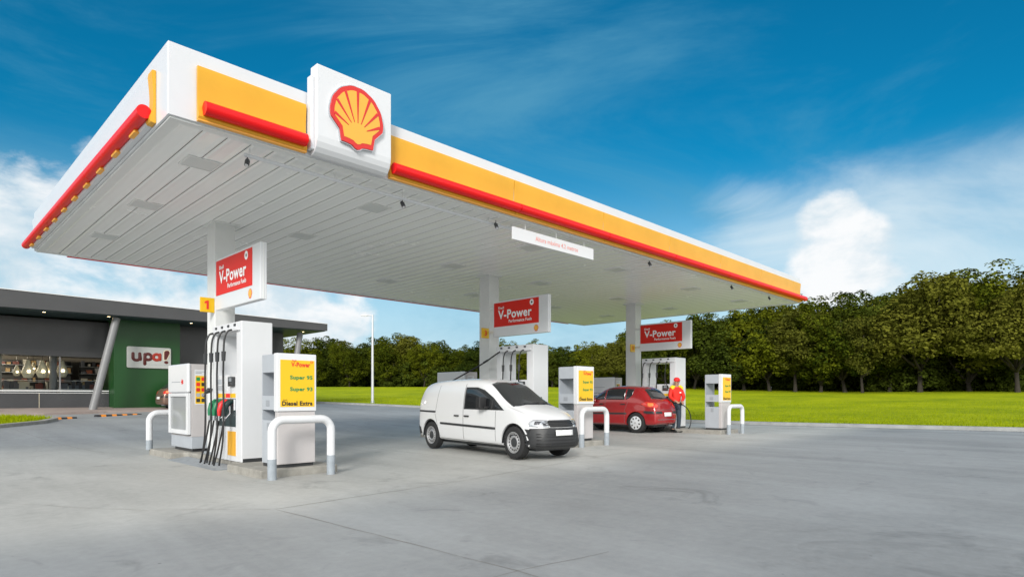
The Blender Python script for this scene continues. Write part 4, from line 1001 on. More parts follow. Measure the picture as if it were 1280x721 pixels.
# ------------------------------------------------------------------ attendant
def skin_mesh(name, verts, edges, radii, m, parent, root=0, sub=2):
    me = bpy.data.meshes.new(name); me.from_pydata(verts, edges, [])
    o = bpy.data.objects.new('tmp', me); COL.objects.link(o)
    md = o.modifiers.new('sk', 'SKIN'); md.use_smooth_shade = True
    sv = me.skin_vertices[0].data
    for i, r_ in enumerate(radii):
        sv[i].radius = (r_, r_) if not isinstance(r_, tuple) else r_; sv[i].use_root = (i == root)
    s_ = o.modifiers.new('s', 'SUBSURF'); s_.levels = s_.render_levels = sub
    me2 = eval_mesh(o); bpy.data.objects.remove(o); me2.materials.clear()
    me2.polygons.foreach_set('use_smooth', [True]*len(me2.polygons))
    return put(name, me2, parent, m)
def person():
    P = thing('person', 'attendant in red and yellow jacket, red cap and dark trousers filling the red car', 'person', (15.66, 2.28, .055), R(-28))
    # local: faces -y, x to the picture right
    J = dict(pel=(0,.0,.93), sp=(0,.01,1.10), ch=(0,.0,1.30), nk=(0,-.02,1.47), hd0=(0,-.035,1.55), hd=(-.005,-.06,1.62), hd2=(-.005,-.055,1.70),
             shl=(-.18,0,1.40), ell=(-.27,-.06,1.15), wrl=(-.20,-.27,1.02), shr=(.18,0,1.40), elr=(.25,-.07,1.14), wrr=(.05,-.26,1.00),
             hpl=(-.09,0,.88), knl=(-.10,-.03,.49), anl=(-.11,.02,.10), tol=(-.13,-.14,.035), hpr=(.09,0,.88), knr=(.10,-.02,.49), anr=(.11,.03,.10), tor=(.13,-.13,.035))
    ks = list(J); ix = {k:i for i,k in enumerate(ks)}; vs3 = [J[k] for k in ks]
    rad = dict(pel=.12, sp=.115, ch=.125, nk=.055, hd0=.06, hd=.085, hd2=.075, shl=.06, ell=.042, wrl=.028, shr=.06, elr=.042, wrr=.028, hpl=.085, knl=.055, anl=.038, tol=.024, hpr=.085, knr=.055, anr=.038, tor=.024)
    E = [('pel','sp'),('sp','ch'),('ch','nk'),('nk','hd0'),('hd0','hd'),('hd','hd2'),('ch','shl'),('shl','ell'),('ell','wrl'),('ch','shr'),('shr','elr'),('elr','wrr'),('pel','hpl'),('hpl','knl'),('knl','anl'),('anl','tol'),('pel','hpr'),('hpr','knr'),('knr','anr'),('anr','tor')]
    edges = [(ix[a],ix[b]) for a,b in E]; rr = [rad[k] for k in ks]
    # hands
    for side, w in ((-1,'wrl'),(1,'wrr')):
        base = V(J[w]); d = V((.25*-side,-.85,-.35)).normalized(); sv = V((1,.2*side,0)).normalized(); up = d.cross(sv)
        palm = base + d*.06; pi = len(vs3); vs3.append(tuple(palm)); rr.append(.03); edges.append((ix[w], pi))
        for k, ln in enumerate((.062,.072,.068,.052)):
            a = palm + sv*(k-1.5)*.02; j0 = len(vs3)
            for t_, cz in ((.035,0),(.035+ln*.5,-.012),(.03+ln*.85,-.035)):
                vs3.append(tuple(a + d*t_ + V((0,0,cz)))); rr.append(.0095)
            edges += [(pi,j0),(j0,j0+1),(j0+1,j0+2)]
        j0 = len(vs3); th = palm - sv*side*.03
        vs3 += [tuple(base + d*.035 - sv*side*.032), tuple(th + d*.01 - sv*side*.012 + V((0,0,-.02)))]; rr += [.011,.010]; edges += [(pi,j0),(j0,j0+1)]
    body = skin_mesh('body', vs3, edges, rr, M['skin'], P)
    q = lambda ks_, rs, E2, m, nm: skin_mesh(nm, [J[k] for k in ks_], E2, rs, m, P)
    q(['pel','sp','ch','shl','ell','wrl','shr','elr','wrr','nk'], [.145,.15,.155,.085,.064,.046,.085,.064,.046,.075], [(0,1),(1,2),(2,3),(3,4),(4,5),(2,6),(6,7),(7,8),(2,9)], M['jacket'], 'jacket')
    q(['pel','hpl','knl','anl','hpr','knr','anr'], [.135,.10,.078,.062,.10,.078,.062], [(0,1),(1,2),(2,3),(0,4),(4,5),(5,6)], M['trousers'], 'trousers')
    for sx in (-1,1):
        m_ = MB(); m_.tube([(sx*.07,-.02,1.465),(sx*.13,-.02,1.465),(sx*.20,-.02,1.41)], [.055,.075,.072], 12); m_.build('shoulder_patch', M['jyellow'], P, smooth=True)
        m_ = MB(); m_.tube([(sx*.115,.06,.045),(sx*.115,.0,.05),(sx*.125,-.10,.04),(sx*.13,-.20,.03)], [.052,.058,.054,.042], 12); m_.build('shoe', M['shoe'], P, smooth=True)
        m_ = MB(); m_.tube([(sx*.085-.005,-.045,1.645),(sx*.098-.005,-.04,1.625),(sx*.085-.005,-.045,1.60)], [.008,.016,.008], 8); m_.build('ear', M['skin'], P, smooth=True)
        m_ = MB(); m_.tube([(sx*.032-.005,-.145,1.635),(sx*.032-.005,-.15,1.635)], .011, 8); m_.build('eye', M['hair'], P, smooth=True)
    m_ = MB(); m_.tube([(-.005,-.14,1.64),(-.005,-.165,1.605),(-.005,-.145,1.59)], [.008,.016,.01], 8); m_.build('nose', M['skin'], P, smooth=True)
    m_ = MB(); m_.tube([(-.03,-.14,1.565),(-.005,-.147,1.563),(.02,-.14,1.565)], .006, 6); m_.build('mouth', M['logored'], P)
    m_ = MB(); m_.lathe([(.088,.0),(.092,.03),(.075,.075),(.0001,.09)], (-.005,-.045,1.67), (0,-.12,1), 20); m_.build('hair', M['hair'], P, smooth=True)
    m_ = MB(); m_.lathe([(.101,-.015),(.102,.03),(.090,.075),(.05,.105),(.0001,.112)], (-.005,-.05,1.675), (0,-.15,1), 24)
    m_.prism([(.09*math.cos(R(a)), -.05-.115*abs(math.sin(R(a)))) for a in range(0,181,15)], (V((-.005,-.04,1.665)),V((1,0,0)),V((0,1,-.12)),V((0,.12,1))), 0, .008)
    cp_ = m_.build('cap', M['cap'], P, smooth=True)
    m_ = MB(); m_.box(.03,.09,-.162,-.158,1.27,1.31); m_.build('badge', M['txtwhite'], P)
person()

# ------------------------------------------------------------------ shop
def shop():
    zb = .60; Y = 28.5; X0, X1 = -16, 14.6
    S = thing('shop_building', 'long low dark grey shop with glass front and green wall block', 'building')
    def bx_(nm, m, *a, bev=0, p=None): q = MB(); q.box(*a); return q.build(nm, m, p or S, bevel=bev)
    # roof slab: dark fascia, slightly rising to the left
    q = MB(); zt0, zt1, zb0, zb1 = 6.05, 5.63, 5.15, 5.20
    def roof(x0,x1,y0,y1,a0,a1,b0,b1): return ([(x0,y0,b0),(x1,y0,b1),(x1,y1,b1),(x0,y1,b0),(x0,y0,a0),(x1,y0,a1),(x1,y1,a1),(x0,y1,a0)], [(0,3,2,1),(4,5,6,7),(0,1,5,4),(1,2,6,5),(2,3,7,6),(3,0,4,7)])
    q.add(*roof(-18,16.2,26,42,6.10,5.60,4.90,5.20)); rf = q.build('roof', M['shopfascia'], S)
    q = MB(); q.add(*roof(-18.03,16.23,25.97,42,6.135,5.635,6.103,5.603)); q.build('roof_edge', M['roofwhite'], rf)
    q = MB(); q.add(*roof(-17.9,16.1,26.1,41.9,4.897,5.197,4.86,5.16)); q.build('roof_soffit', M['shopsoffit'], rf)
    for px_, yy in ((55,26.6),(136,26.6),(239,26.8),(379,27.2)):
        xx, _ = on_y(px_, 400, yy); t_ = (xx+18)/34.2; zz = 4.86+t_*.3
        q = MB(); q.lathe([(.0001,0),(.06,0),(.06,-.012)], (xx,yy,zz-.002), (0,0,-1), 12); q.build('downlight', M['downlight'], S)
    bx_('wall_panel', M['shopdark'], X0, 5.45, Y, Y+.15, 3.45, 4.95)
    bx_('wall_band', M['shopfascia'], X0, 5.45, Y-.04, Y+.18, 3.17, 3.448)
    bx_('wall_panel', M['shopdark'], 8.5, X1, Y, Y+.15, 3.25, 5.13)
    bx_('wall_band', M['shopfascia'], 8.5, X1, Y-.04, Y+.18, 3.0, 3.248)
    for xx in (-9,-4.2,.6,):
        bx_('panel_seam', M['seam'], xx, xx+.02, Y-.003, Y, 3.45, 4.93)
    bx_('base_wall', M['shopdark'], X0, 5.45, Y-.03, Y+.15, zb-.2, 1.38)
    for xx in (2.6,-2.2): bx_('panel_seam', M['seamlight'], xx, xx+.03, Y-.034, Y-.03, zb, 1.38)
    bx_('side_wall', M['shopfascia'], X1-.2, X1, Y+.15, 41.5, zb-.3, 5.12)
    bx_('side_wall', M['shopfascia'], X0, X0+.2, Y+.15, 41.5, zb-.3, 4.85)
    bx_('back_wall', M['shoplight'], X0, X1, 35, 35.2, zb-.3, 4.85)
    bx_('floor', M['greypanel'], X0+.2, X1-.2, Y+.15, 35, zb-.1, zb)
    bx_('ceiling', M['shopdark'], X0+.2, X1-.2, Y+.16, 35, 3.45, 3.5)
    bx_('wall_panel', M['shopfascia'], 12.6, X1, Y, Y+.15, zb-.2, 2.999)
    bx_('entrance_panel', M['shoplight'], -1.0, 1.28, Y+.3, Y+.4, zb, 3.44)
    # glazing
    g_ = bx_('window', M['shopglass'], X0+.2, 5.43, Y+.06, Y+.075, 1.40, 3.44)
    for xx in (-12,-8,-4,0,3.4): bx_('mullion', M['shopgrey'], xx, xx+.06, Y+.03, Y+.10, 1.39, 3.16, p=g_)
    bx_('sill_rail', M['roofwhite'], X0, 5.43, Y-.09, Y-.04, 1.47, 1.53)
    bx_('sill_rail', M['roofwhite'], X0, 5.43, Y-.03, Y+.1, 1.384, 1.41)
    g_ = bx_('window', M['shopglass'], 8.52, 12.58, Y+.06, Y+.075, zb, 3.24)
    for xx in (9.9,11.3): bx_('mullion', M['shopgrey'], xx, xx+.06, Y+.03, Y+.10, zb, 2.99, p=g_)
    q = MB(); q.tube([(3.25,Y+.6,zb),(3.25,Y+.6,3.44)], .16, 20); q.build('inner_column', M['shopgrey'], S, smooth=True)
    # green block
    q = MB(); q.add(*roof(5.46,8.48,27.55,30,5.10,5.12,.35,.35)); q.build('green_block', M['shopgreen'], S, bevel=.01)
    # slanted outer columns
    for (xa, ya, xb, yb) in ((4.30,26.25,5.35,26.55),(14.0,26.4,14.9,26.9)):
        q = MB(); q.tube([(xa,ya,GZ(xa,ya)+.02),(xb,yb,5.02)], .17, 24); q.build('slanted_column', M['shopgrey'], S, smooth=True)
    # shop sign
    U = thing('shop_sign', 'silver plate sign reading upa! on the green shop wall', 'sign', (6.0,27.54,2.68))
    w, h = 2.02, 1.08
    q = MB(); q.prism(rrect(0,w,0,h,.08), frame((0,0,0)), 0, .07); q.build('plate', M['upaback'], U, bevel=.01)
    def arc(cx, cy, rx, ry, a0, a1, n=14): return [(cx+rx*math.cos(R(a0+(a1-a0)*k/n)), cy+ry*math.sin(R(a0+(a1-a0)*k/n))) for k in range(n+1)]
    LT = {'u':[[(.27,.74)]+arc(.42,.52,.15,.13,180,360)+[(.57,.74)], [(.57,.74),(.60,.42)]],
          'p':[[(.80,.72),(.80,.20)], arc(.95,.58,.15,.15,180,-180,24)],
          'a':[arc(1.34,.58,.15,.15,0,360,24), [(1.50,.74),(1.50,.44)]]}
    for k_, strokes in LT.items():
        for nm_, rr_, dp_, m_ in (('letter_outline',.108,.045,M['upacream']),('letter',.082,.012,M['upared'] if k_ == 'a' else M['upabrown'])):
            q = MB()
            for stq in strokes:
                pts = [(x_, -.07+dp_, z_) for x_, z_ in stq]
                e0 = (V(pts[0])-V(pts[1])).normalized()*rr_*.7; e1 = (V(pts[-1])-V(pts[-2])).normalized()*rr_*.7
                if len(stq) < 24: pts = [tuple(V(pts[0])+e0)]+pts+[tuple(V(pts[-1])+e1)]; rs_ = [rr_*.55]+[rr_]*(len(pts)-2)+[rr_*.55]
                else: rs_ = rr_
                q.tube(pts, rs_, 12)
            q.v = [(x_, (y_+.07-dp_)*.45-.07+dp_, z_) for x_, y_, z_ in q.v]
            q.build(nm_, m_, U, smooth=True)
    f3 = frame((0,-.07,0))
    q = MB(); q.prism([(1.66,.44),(1.82,.44),(1.98,.80),(1.97,.93),(1.88,.98),(1.74,.97),(1.66,.88)], f3, 0, .010); q.build('letter_outline', M['upacream'], U)
    q = MB(); q.prism([(1.69,.47),(1.80,.47),(1.95,.81),(1.93,.92),(1.86,.95),(1.76,.94),(1.69,.87)], f3, .010, .018); q.build('letter', M['upabrown'], U)
    q = MB(); q.prism([(1.79+.10*math.cos(R(a*30)), .33+.075*math.sin(R(a*30))) for a in range(12)], f3, 0, .016); q.build('letter', M['upabrown'], U)
    text('la comida como hogar', f3, .98, 1.92, .16, .205, M['txtgrey'], U, bold=.0, t=.004)
    # pendants
    P0 = None
    pend = [(21,463,29.6,.62,'small pear-shaped pendant lamp at the far left of the shop window'),(35,461,29.4,1.05,'tall unlit pendant lamp, second from the left in the shop window'),(42,459,30.6,.6,'small pendant lamp tucked behind the tall one in the shop window'),
            (53,461,29.4,1.05,'tall lit pendant lamp, left one of the touching pair in the shop window'),(60.5,462,29.8,.98,'slimmer lit pendant lamp, right one of the touching pair in the shop window'),(77.5,460.5,29.4,1.02,'tall lit pendant lamp alone, rightmost before the window column')]
    for (px_, py_, yy, sc, lab) in pend:
        xx, zz = on_y(px_, py_, yy)
        if P0 is None:
            L = thing('pendant_lamp', lab, 'lamp', (xx,yy,zz), 0, 'pendant lamps in the shop window'); P0 = L
            q = MB(); q.lathe([(.045,.42),(.09,.36),(.10,.28),(.24,-.12),(.245,-.2),(.16,-.40),(.13,-.41)], (0,0,0), (0,0,1), 16); q.build('shade', M['lamp'], L)
            q = MB(); q.tube([(0,0,.42),(0,0,1.2)], .012, 6); q.build('cord', M['dark'], L)
            q = MB(); q.lathe([(.0001,-.06),(.05,-.04),(.05,.02),(.0001,.05)], (0,-.26,-.10), (0,0,1), 10); q.build('bulb', M['bulb'], L)
        else:
            L = copy_tree(P0); L.location = (xx,yy,zz); L['label'] = lab
        L.scale = (sc,sc,sc) 
    for xx in (-2.5, 1.4, 10.5):  # fill lights added to brighten the shop interior, set apart from the pendants
        pl = bpy.data.lights.new('shop_fill_light', 'POINT'); pl.energy = 150; pl.color = (1,.86,.66); pl.shadow_soft_size = .25
        po = bpy.data.objects.new('shop_fill_light', pl); COL.objects.link(po); po.location = (xx, 31.3, 3.1)
    # interior furniture
    rr = random.Random(5)
    cols = [mat('goods_%d' % i, c, .5) for i, c in enumerate([(.5,.48,.42),(.30,.10,.06),(.12,.13,.16),(.45,.30,.14),(.35,.36,.38),(.05,.05,.06),(.2,.06,.05),(.6,.58,.5)])]
    def goods(parent, boxes):
        q = MB()
        for bb in boxes: q.cur = rr.randrange(8); q.box(*bb)
        o = q.build('stocked_goods', cols, parent); o['kind'] = 'stuff'; return o
    for nm, lab, xx, w_, yy in (('display_counter','pale stainless food counter crowded with trays inside the left shop window',1.5,3.0,30.4),('display_counter','service counter with small goods inside the window right of the inner column',4.55-.9,1.7,29.9)):
        C = thing(nm, lab, 'counter', (xx,yy,zb), 0)
        q = MB(); q.box(0,w_,0,.8,0,.95); q.build('base', M['steelgrey'], C)
        q = MB(); q.box(-.03,w_+.03,-.04,.84,.951,1.0); q.build('worktop', M['signwhite'], C)
        bb = []
        for k in range(26):
            a = rr.uniform(0,w_-.3); b_ = rr.uniform(0,.5); l = rr.uniform(.08,.45); bb.append((a,a+l,b_,b_+.2,1.001,1.0+rr.uniform(.05,.42)))
        goods(C, bb)
        q = MB(); q.box(0,w_,.3,.75,1.42,1.45); q.build('shelf', M['signwhite'], C)
        q = MB(); 
        for kx in (0.02,w_-.05): q.box(kx,kx+.03,.5,.53,1.0,1.42)
        q.build('shelf_post', M['steelgrey'], C)
    k0 = 0
    for xx, lab in ((-3.4,'leftmost stocked back shelf seen through the shop glass'),(.9,'stocked back shelf behind the tall pendant lamps'),(5.2,'stocked back shelf behind the slanted column'),(9.2,'stocked shelf seen right of the green block')):
        Sh = thing('shelf_unit', lab, 'shelf', (xx,33.6,zb), 0, 'stocked shelves inside the shop')
        w_ = 3.9
        q = MB(); q.box(0,w_,.5,.55,0,2.6); q.build('back_panel', M['shopdark'], Sh)
        bb = []
        for lv in (.4,.9,1.4,1.9,2.3):
            q = MB(); q.box(0,w_,0,.5,lv,lv+.03); q.build('shelf_board', M['steelgrey'], Sh)
            a = .05
            while a < w_-.3:
                l = rr.uniform(.08,.3); bb.append((a,a+l,.1,.4,lv+.031,lv+.03+rr.uniform(.1,.34))); a += l+rr.uniform(.02,.2)
        goods(Sh, bb)
    # pavement in front of shop
    q = MB(); pv = [(-20,24.2),(2.2,24.2),(4.6,25.0),(12,25.6),(15.5,26.2),(15.5,28.45),(-20,28.45)]
    zs = lambda x,y: GZ(x,y)+.10
    n = len(pv); vv = [(x,y,zs(x,y)) for x,y in pv]+[(x,y,GZ(x,y)-.1) for x,y in pv]
    q.add(vv, [tuple(range(n))]+[(i,(i+1)%n,n+(i+1)%n,n+i) for i in range(n)]); tag(q.build('sidewalk', M['sidewalk']), kind='structure')
shop()
# wheel stops
for (px0, px1, yy, lab) in ((33,95,20.7,'left black rubber wheel stop with orange reflector bands near the grass bed'),(119,176,22.3,'right black rubber wheel stop with orange reflector bands before the green wall')):
    x0, _ = on_y(px0, 500, yy); x1, _ = on_y(px1, 500, yy+.9)
    o = thing('wheel_stop', lab, 'wheel stop', (x0, yy, GZ(x0,yy)), math.atan2(.9, x1-x0), 'wheel stops before the shop')
    L = math.hypot(x1-x0, .9); prf = [(-.09,0),(.09,0),(.05,.09),(-.05,.09)]
    q = MB(); q.prism(prf, (V((0,0,0)),V((0,1,0)),V((0,0,1)),V((1,0,0))), 0, L); q.build('bar', M['stopblack'], o, bevel=.01)
    for k in range(4):
        a = L*(.10+.23*k); q = MB(); q.prism([(p[0]*1.05,p[1]*1.05) for p in prf], (V((0,0,0)),V((0,1,0)),V((0,0,1)),V((1,0,0))), a, a+L*.10); q.build('reflector', M['stoporange'], o)
# parking line
for (a, b_) in (((2.9,21.9),(7.4,20.0)),((3.9,24.0),(6.9,22.2)),((7.2,24.1),(11.5,23.4))):
    dx_, dy_ = b_[0]-a[0], b_[1]-a[1]; l = math.hypot(dx_,dy_); nx_, ny_ = -dy_/l*.05, dx_/l*.05
    q = MB(); k = 8; vv = []
    for i in range(k+1):
        x, y = a[0]+dx_*i/k, a[1]+dy_*i/k; vv += [(x+nx_,y+ny_,GZ(x,y)+.008),(x-nx_,y-ny_,GZ(x,y)+.008)]
    q.add(vv, [(2*i,2*i+1,2*i+3,2*i+2) for i in range(k)]); tag(q.build('parking_line', mat('worn_line', (.5,.5,.5), .8, c2=(.3,.3,.3), scale=8)), kind='structure')

# grass bed at the left
bed = [(-12,16.0),(0.1,17.2),(1.5,18.9),(2.1,20.4),(1.9,21.3),(0.5,22.6),(-12,23.2)]
q = MB(); q.prism([(x,y) for x,y in bed], (V((0,0,.22)),V((1,0,0)),V((0,1,0)),V((0,0,1))), -.2, .0)
n = len(bed)
q = MB(); cxy = (-4,19.8)
def shr(p, d): 
    l = math.hypot(cxy[0]-p[0], cxy[1]-p[1]); return (p[0]+(cxy[0]-p[0])*d/l, p[1]+(cxy[1]-p[1])*d/l)
inn = [shr(p,.22) for p in bed]
vv = [(x,y,GZ(x,y)-.05) for x,y in bed]+[(x,y,GZ(x,y)+.11) for x,y in bed]+[(x,y,GZ(x,y)+.11) for x,y in inn]+[(x,y,GZ(x,y)+.0) for x,y in inn]
q.add(vv, [(a*n+i, a*n+(i+1)%n, (a+1)*n+(i+1)%n, (a+1)*n+i) for a in range(3) for i in range(n)]); tag(q.build('bed_kerb', M['kerb']), kind='structure')
q = MB(); q.add([(x,y,GZ(x,y)+.10) for x,y in inn], [tuple(range(n))]); tag(q.build('grass_bed_ground', M['lawn']), kind='structure')
def inpoly(x, y, P):
    c = False
    for (x0,y0),(x1,y1) in zip(P, P[1:]+P[:1]):
        if (y0 > y) != (y1 > y) and x < (x1-x0)*(y-y0)/(y1-y0)+x0: c = not c
    return c
def blades(name, pts, h0, h1, w):
    vv = []; ff = []
    for (x, y, z) in pts:
        a = random.uniform(0, 6.28); h = random.uniform(h0, h1); dx_, dy_ = math.cos(a)*w, math.sin(a)*w; lx, ly = random.gauss(0,h*.35), random.gauss(0,h*.35)
        b = len(vv); vv += [(x-dx_,y-dy_,z-.01),(x+dx_,y+dy_,z-.01),(x+lx,y+ly,z+h)]; ff.append((b,b+1,b+2))
    me = bpy.data.meshes.new(name); me.from_pydata(vv, [], ff); o = put(name, me, None, M['blade']); return tag(o, kind='stuff')
pts = []
while len(pts) < 9000:
    x, y = random.uniform(-5,2.2), random.uniform(16.2,23)
    if inpoly(x, y, inn): pts.append((x, y, GZ(x,y)+.10+.10*random.random()*math.exp(-((x+1)**2+(y-20)**2)/8)))
o = blades('bed_grass', pts, .05, .13, .012); o['label'] = 'green grass tufts in the kerbed bed at the left edge'; o['category'] = 'grass'
pts = []
while len(pts) < 42000:
    y = random.uniform(-12, 36); d = random.random()**2*22+.02; x = KX(y)+.34+d; pts.append((x, y, LZ(x,y)))
o = blades('lawn_grass', pts, .03, .085, .014); o['label'] = 'short bright green grass of the lawn beyond the kerb'; o['category'] = 'grass'

# ------------------------------------------------------------------ street lamp
lx, ly = 21.4, 29.2; lz = GZ(lx, ly)
L = thing('street_lamp', 'slim white street lamp with a single short arm at the lawn edge', 'street lamp', (lx,ly,lz))
q = MB(); q.tube([(0,0,0),(0,0,3.2),(0,0,6.35)], [.10,.085,.06], 16); q.build('pole', M['galv'], L, smooth=True)
q = MB(); q.lathe([(.22,0),(.22,.05),(.15,.12),(.11,.30),(.10,.32)], (0,0,0), (0,0,1), 16).box(-.26,.26,-.26,.26,-.03,.02); q.build('base', M['steelgrey'], L)
ax_ = V((-FY, FX, 0))
q = MB(); q.tube([V((0,0,6.30)), ax_*.22+V((0,0,6.31)), ax_*.42+V((0,0,6.30))], .035, 10); ar = q.build('arm', M['galv'], L, smooth=True)
q = MB(); d0 = ax_; n0 = V((FX,FY,0)); q.prism([(.36,6.25),(.40,6.33),(.62,6.35),(.80,6.31),(.82,6.27),(.60,6.24)], (V((0,0,0)),d0,V((0,0,1)),n0), -.09, .09); q.build('lamp_head', M['galv'], L, bevel=.015)

# ------------------------------------------------------------------ trees
def crown_mesh(seed, H, Rr, low, leaf=.30, clumps=95, per=75, squash=1.):
    rr = random.Random(seed); vv = []; ff = []
    cz = low + (H-low)*.52; hz = (H-low)*.5
    lobes = [(rr.uniform(-.62,.62)*Rr, rr.uniform(-.62,.62)*Rr, cz+rr.uniform(-.6,.58)*hz, rr.uniform(.30,.50)) for _ in range(13)] + [(0,0,cz,.62),(0,0,cz-.3*hz,.6)]
    for c in range(clumps):
        lx_, ly_, lz_, ls = lobes[c % len(lobes)]
        d = V((rr.gauss(0,1), rr.gauss(0,1), rr.gauss(.15,1))).normalized(); rad = rr.uniform(.75,1.06)
        p = V((lx_+d.x*Rr*ls*rad, ly_+d.y*Rr*ls*rad, lz_+d.z*hz*ls*1.05*rad))
        if p.z < low*.75: p.z = low*.75+rr.random()*.8
        cr = rr.uniform(.55,1.05)*Rr/4.6
        for k in range(per):
            e = V((rr.gauss(0,1), rr.gauss(0,1), rr.gauss(.35,1))).normalized(); e = (e + d*.35).normalized()
            q_ = p + V((e.x*cr, e.y*cr, e.z*cr*.75))*rr.uniform(.72,1.08)
            nn = (e*.8 + V((rr.gauss(0,.45), rr.gauss(0,.45), rr.gauss(.75,.4)))).normalized()
            a = nn.orthogonal().normalized(); a.rotate(Matrix.Rotation(rr.uniform(0,6.28), 3, nn)); b = nn.cross(a)
            s1 = leaf*rr.uniform(.5,1.1); s2 = s1*rr.uniform(.5,.8); i0 = len(vv)
            vv += [tuple(q_-a*s1*.5), tuple(q_-b*s2*.5+a*s1*.05), tuple(q_+a*s1*.55-nn*s1*.12), tuple(q_+b*s2*.5+a*s1*.05)]; ff.append((i0,i0+1,i0+2,i0+3))
    me = bpy.data.meshes.new('crown'); me.from_pydata(vv, [], ff); return me, lobes
def trunk_mesh(seed, H, low, lobes, r0=.2):
    rr = random.Random(seed); q = MB(); bend = (rr.uniform(-.4,.4), rr.uniform(-.4,.4))
    fork = V((bend[0]*.6, bend[1]*.6, low*1.0))
    q.tube([(0,0,-.3),(0,0,.15),(bend[0]*.2,bend[1]*.2,low*.4),tuple(fork)], [r0*1.6,r0*1.15,r0*.9,r0*.78], 10)
    for (lx_, ly_, lz_, ls) in lobes[:7]:
        e = V((lx_,ly_,lz_)); m_ = fork.lerp(e, .5)+V((rr.uniform(-.3,.3),rr.uniform(-.3,.3),-.2))
        q.tube(spline([tuple(fork+V((0,0,-.1))), tuple(m_), tuple(e)], 4), [r0*.6*(1-.075*k) for k in range(9)], 7)
    q.tube([tuple(fork), (bend[0],bend[1],H*.75)], [r0*.7, r0*.2], 8)
    me = bpy.data.meshes.new('trunk'); me.from_pydata(q.v, [], q.f)
    me.polygons.foreach_set('use_smooth', [True]*len(me.polygons)); return me
protos = []
for k, (H, Rr, low, mm) in enumerate([(11,4.6,1.5,'leaf'),(11,4.2,1.2,'leafdark'),(11,5.0,2.2,'leafolive'),(11,4.3,.9,'leaf'),(11,4.8,1.0,'leafdark'),(11,4.1,2.4,'leafolive')]):
    cm, lobes = crown_mesh(40+k, H, Rr, low, clumps=230, per=70, leaf=.36); cm.materials.append(M[mm])
    tm = trunk_mesh(70+k, H, low, lobes); tm.materials.append(M['wood']); protos.append((cm, tm))
tree_n = 0
def tree(px, D, ytop, k, label, group, rot=None, wide=1., dark=None):
    x, y = at(px, D); z = LZ(x, y); top = 1.2+(496-ytop)*D/763.4; s_ = (top-z)/11.1
    T = thing('broadleaf_tree', label, 'tree', (x, y, z-.05), rot if rot is not None else random.uniform(0,6.28), group)
    T.scale = (s_*wide, s_*wide, s_)
    c = put('crown', protos[k][0], T); put('trunk', protos[k][1], T)
    return T
FR = [ # px, D, ytop, proto, width, label
 (372,96,424,0,1.2,'leftmost front tree, just right of the shop roof end'),
 (392,92,440,3,1.1,'small yellow-green tree in front, right of the largest price pylon'),
 (412,98,416,1,1.25,'tall dark tree between the shop and the street lamp'),
 (437,94,430,0,1.1,'round tree immediately left of the street lamp'),
 (458,98,423,4,1.2,'dark tree directly behind the street lamp head'),
 (484,92,424,3,1.15,'mid green tree immediately right of the street lamp'),
 (505,96,418,2,1.2,'tall olive tree midway between street lamp and van'),
 (530,90,430,0,1.1,'lower light tree behind the rear of the white van'),
 (549,94,421,1,1.0,'narrow-topped tree above the rear doors of the white van'),
 (575,90,430,3,1.1,'tree left of the middle canopy column'),
 (596,88,428,4,1.15,'dark tree hidden partly by the middle canopy column'),
 (636,86,424,0,1.15,'tree seen over the header of the middle fuel dispenser'),
 (662,84,423,3,1.1,'tree rising just behind the middle fuel dispenser tower'),
 (690,82,434,1,1.1,'dark tree between middle dispenser and middle price pylon'),
 (716,80,433,4,1.1,'tree right above the middle price pylon'),
 (742,78,427,0,1.1,'tree between middle pylon and the third column'),
 (770,76,424,2,1.1,'olive tree left of the third canopy column'),
 (832,74,404,1,1.2,'tree hidden behind the smallest red sign'),
 (868,72,399,0,1.15,'tree just right of the smallest red sign'),
 (898,70,392,4,1.15,'dark tree above the smallest price pylon'),
 (930,68,386,1,1.15,'dark tree right of the smallest price pylon'),
 (962,66,378,0,1.1,'tree below the far right canopy corner'),
 (994,64,378,5,1.1,'tree at the right of the canopy tip'),
 (1026,63,380,3,1.05,'light rounded tree in the middle of the right lawn side'),
 (1056,62,368,0,1.1,'bright tree with low crown left of the slim trunk'),
 (1078,60,388,2,.95,'slim-trunked shorter tree in front at right'),
 (1112,61,366,4,1.1,'dark tree between the two lit trees at right'),
 (1150,58,343,2,1.15,'tallest olive tree with straight trunk at right'),
 (1186,60,356,0,1.0,'slightly lower tree right of the tallest olive one'),
 (1212,57,342,3,1.1,'tall tree with leaning trunk second from the right edge'),
 (1236,58,346,5,1.1,'tree with thick straight trunk near the right edge'),
 (1272,52,352,2,1.1,'large olive-brown tree cut by the right edge of the picture')]
for (px, D, yt, k, w, lab) in FR:
    tree(px, D, yt, k, lab, 'front row of park trees', wide=w)
rr = random.Random(8)
import bisect
TOPX = [f_[0] for f_ in FR]
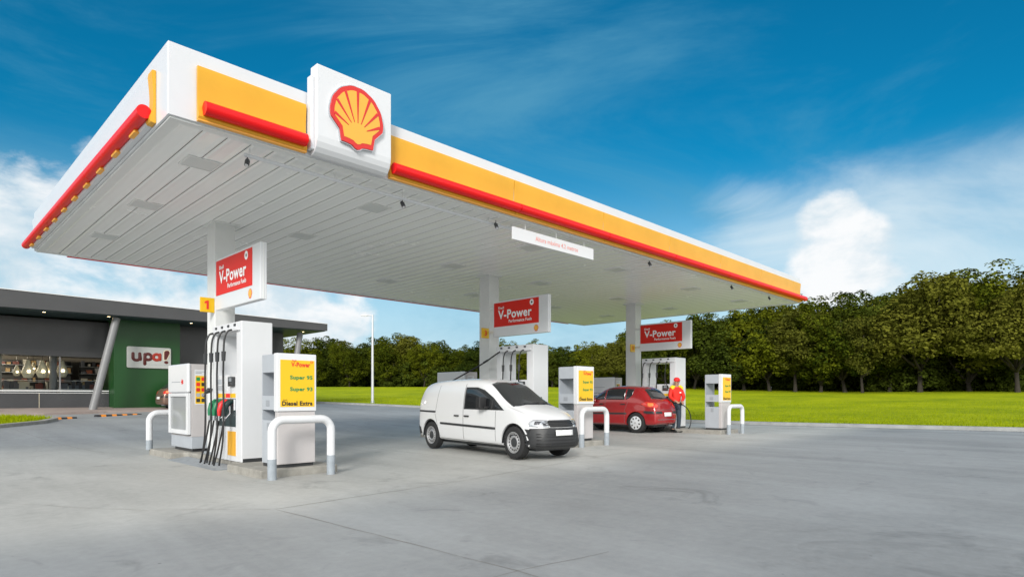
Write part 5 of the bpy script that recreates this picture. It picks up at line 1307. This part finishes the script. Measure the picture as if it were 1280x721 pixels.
def topat(px):
    b = min(max(bisect.bisect(TOPX, px), 1), len(FR)-1); a, c = FR[b-1], FR[b]; t_ = min(1,max(0,(px-a[0])/(c[0]-a[0]))); return a[2]*(1-t_)+c[2]*t_
def dep(px): return 96-44*max(0,min(1,(px-372)/900))
for px in range(330, 1420, 24):
    D = dep(px)+rr.uniform(7,12); tree(px+rr.uniform(-6,6), D, topat(px)+rr.uniform(0,9), rr.randrange(6), 'dense dark tree in the rows behind the front trees', 'rear rows of park trees', wide=1.3)
for px in range(340, 1420, 32):
    D = dep(px)+rr.uniform(16,24); tree(px+rr.uniform(-8,8), D, topat(px)+rr.uniform(3,12), rr.randrange(6), 'dense dark tree in the rows behind the front trees', 'rear rows of park trees', wide=1.5)
# undergrowth band inside the wood
cm, _ = crown_mesh(99, 3.8, 3.0, .2, clumps=70, per=60, leaf=.30); vsrc = [v.co.copy() for v in cm.vertices]; fsrc = [tuple(p.vertices) for p in cm.polygons]
vv = []; ff = []
for px in range(335, 1400, 7):
    D = dep(px)+rr.uniform(2,14); x, y = at(px, D); z = LZ(x,y)-.9; s_ = rr.uniform(.7,1.25); a = rr.uniform(0,6.28); ca, sa = math.cos(a)*s_, math.sin(a)*s_; b = len(vv)
    vv += [(x+c.x*ca-c.y*sa, y+c.x*sa+c.y*ca, z+c.z*s_) for c in vsrc]; ff += [tuple(b+i for i in p) for p in fsrc]
bpy.data.meshes.remove(cm)
me = bpy.data.meshes.new('undergrowth'); me.from_pydata(vv, [], ff); o = put('undergrowth', me, None, M['leafdark'])
tag(o, 'dark undergrowth filling the space between the park tree trunks', 'undergrowth', kind='stuff')
# low wall seen between trunks at the far right
x0, y0 = at(1196, 60.5); x1, y1 = at(1300, 57)
W = thing('low_wall', 'low reddish wall glimpsed between the trunks at the far right', 'wall', (x0,y0,LZ(x0,y0)), math.atan2(y1-y0,x1-x0))
ln = math.hypot(x1-x0,y1-y0); q = MB(); q.box(0,ln,0,.3,-.4,.42); q.build('wall_body', M['brick'], W); q = MB(); q.box(-.05,ln+.05,-.04,.34,.421,.48); q.build('coping', M['greypanel'], W)
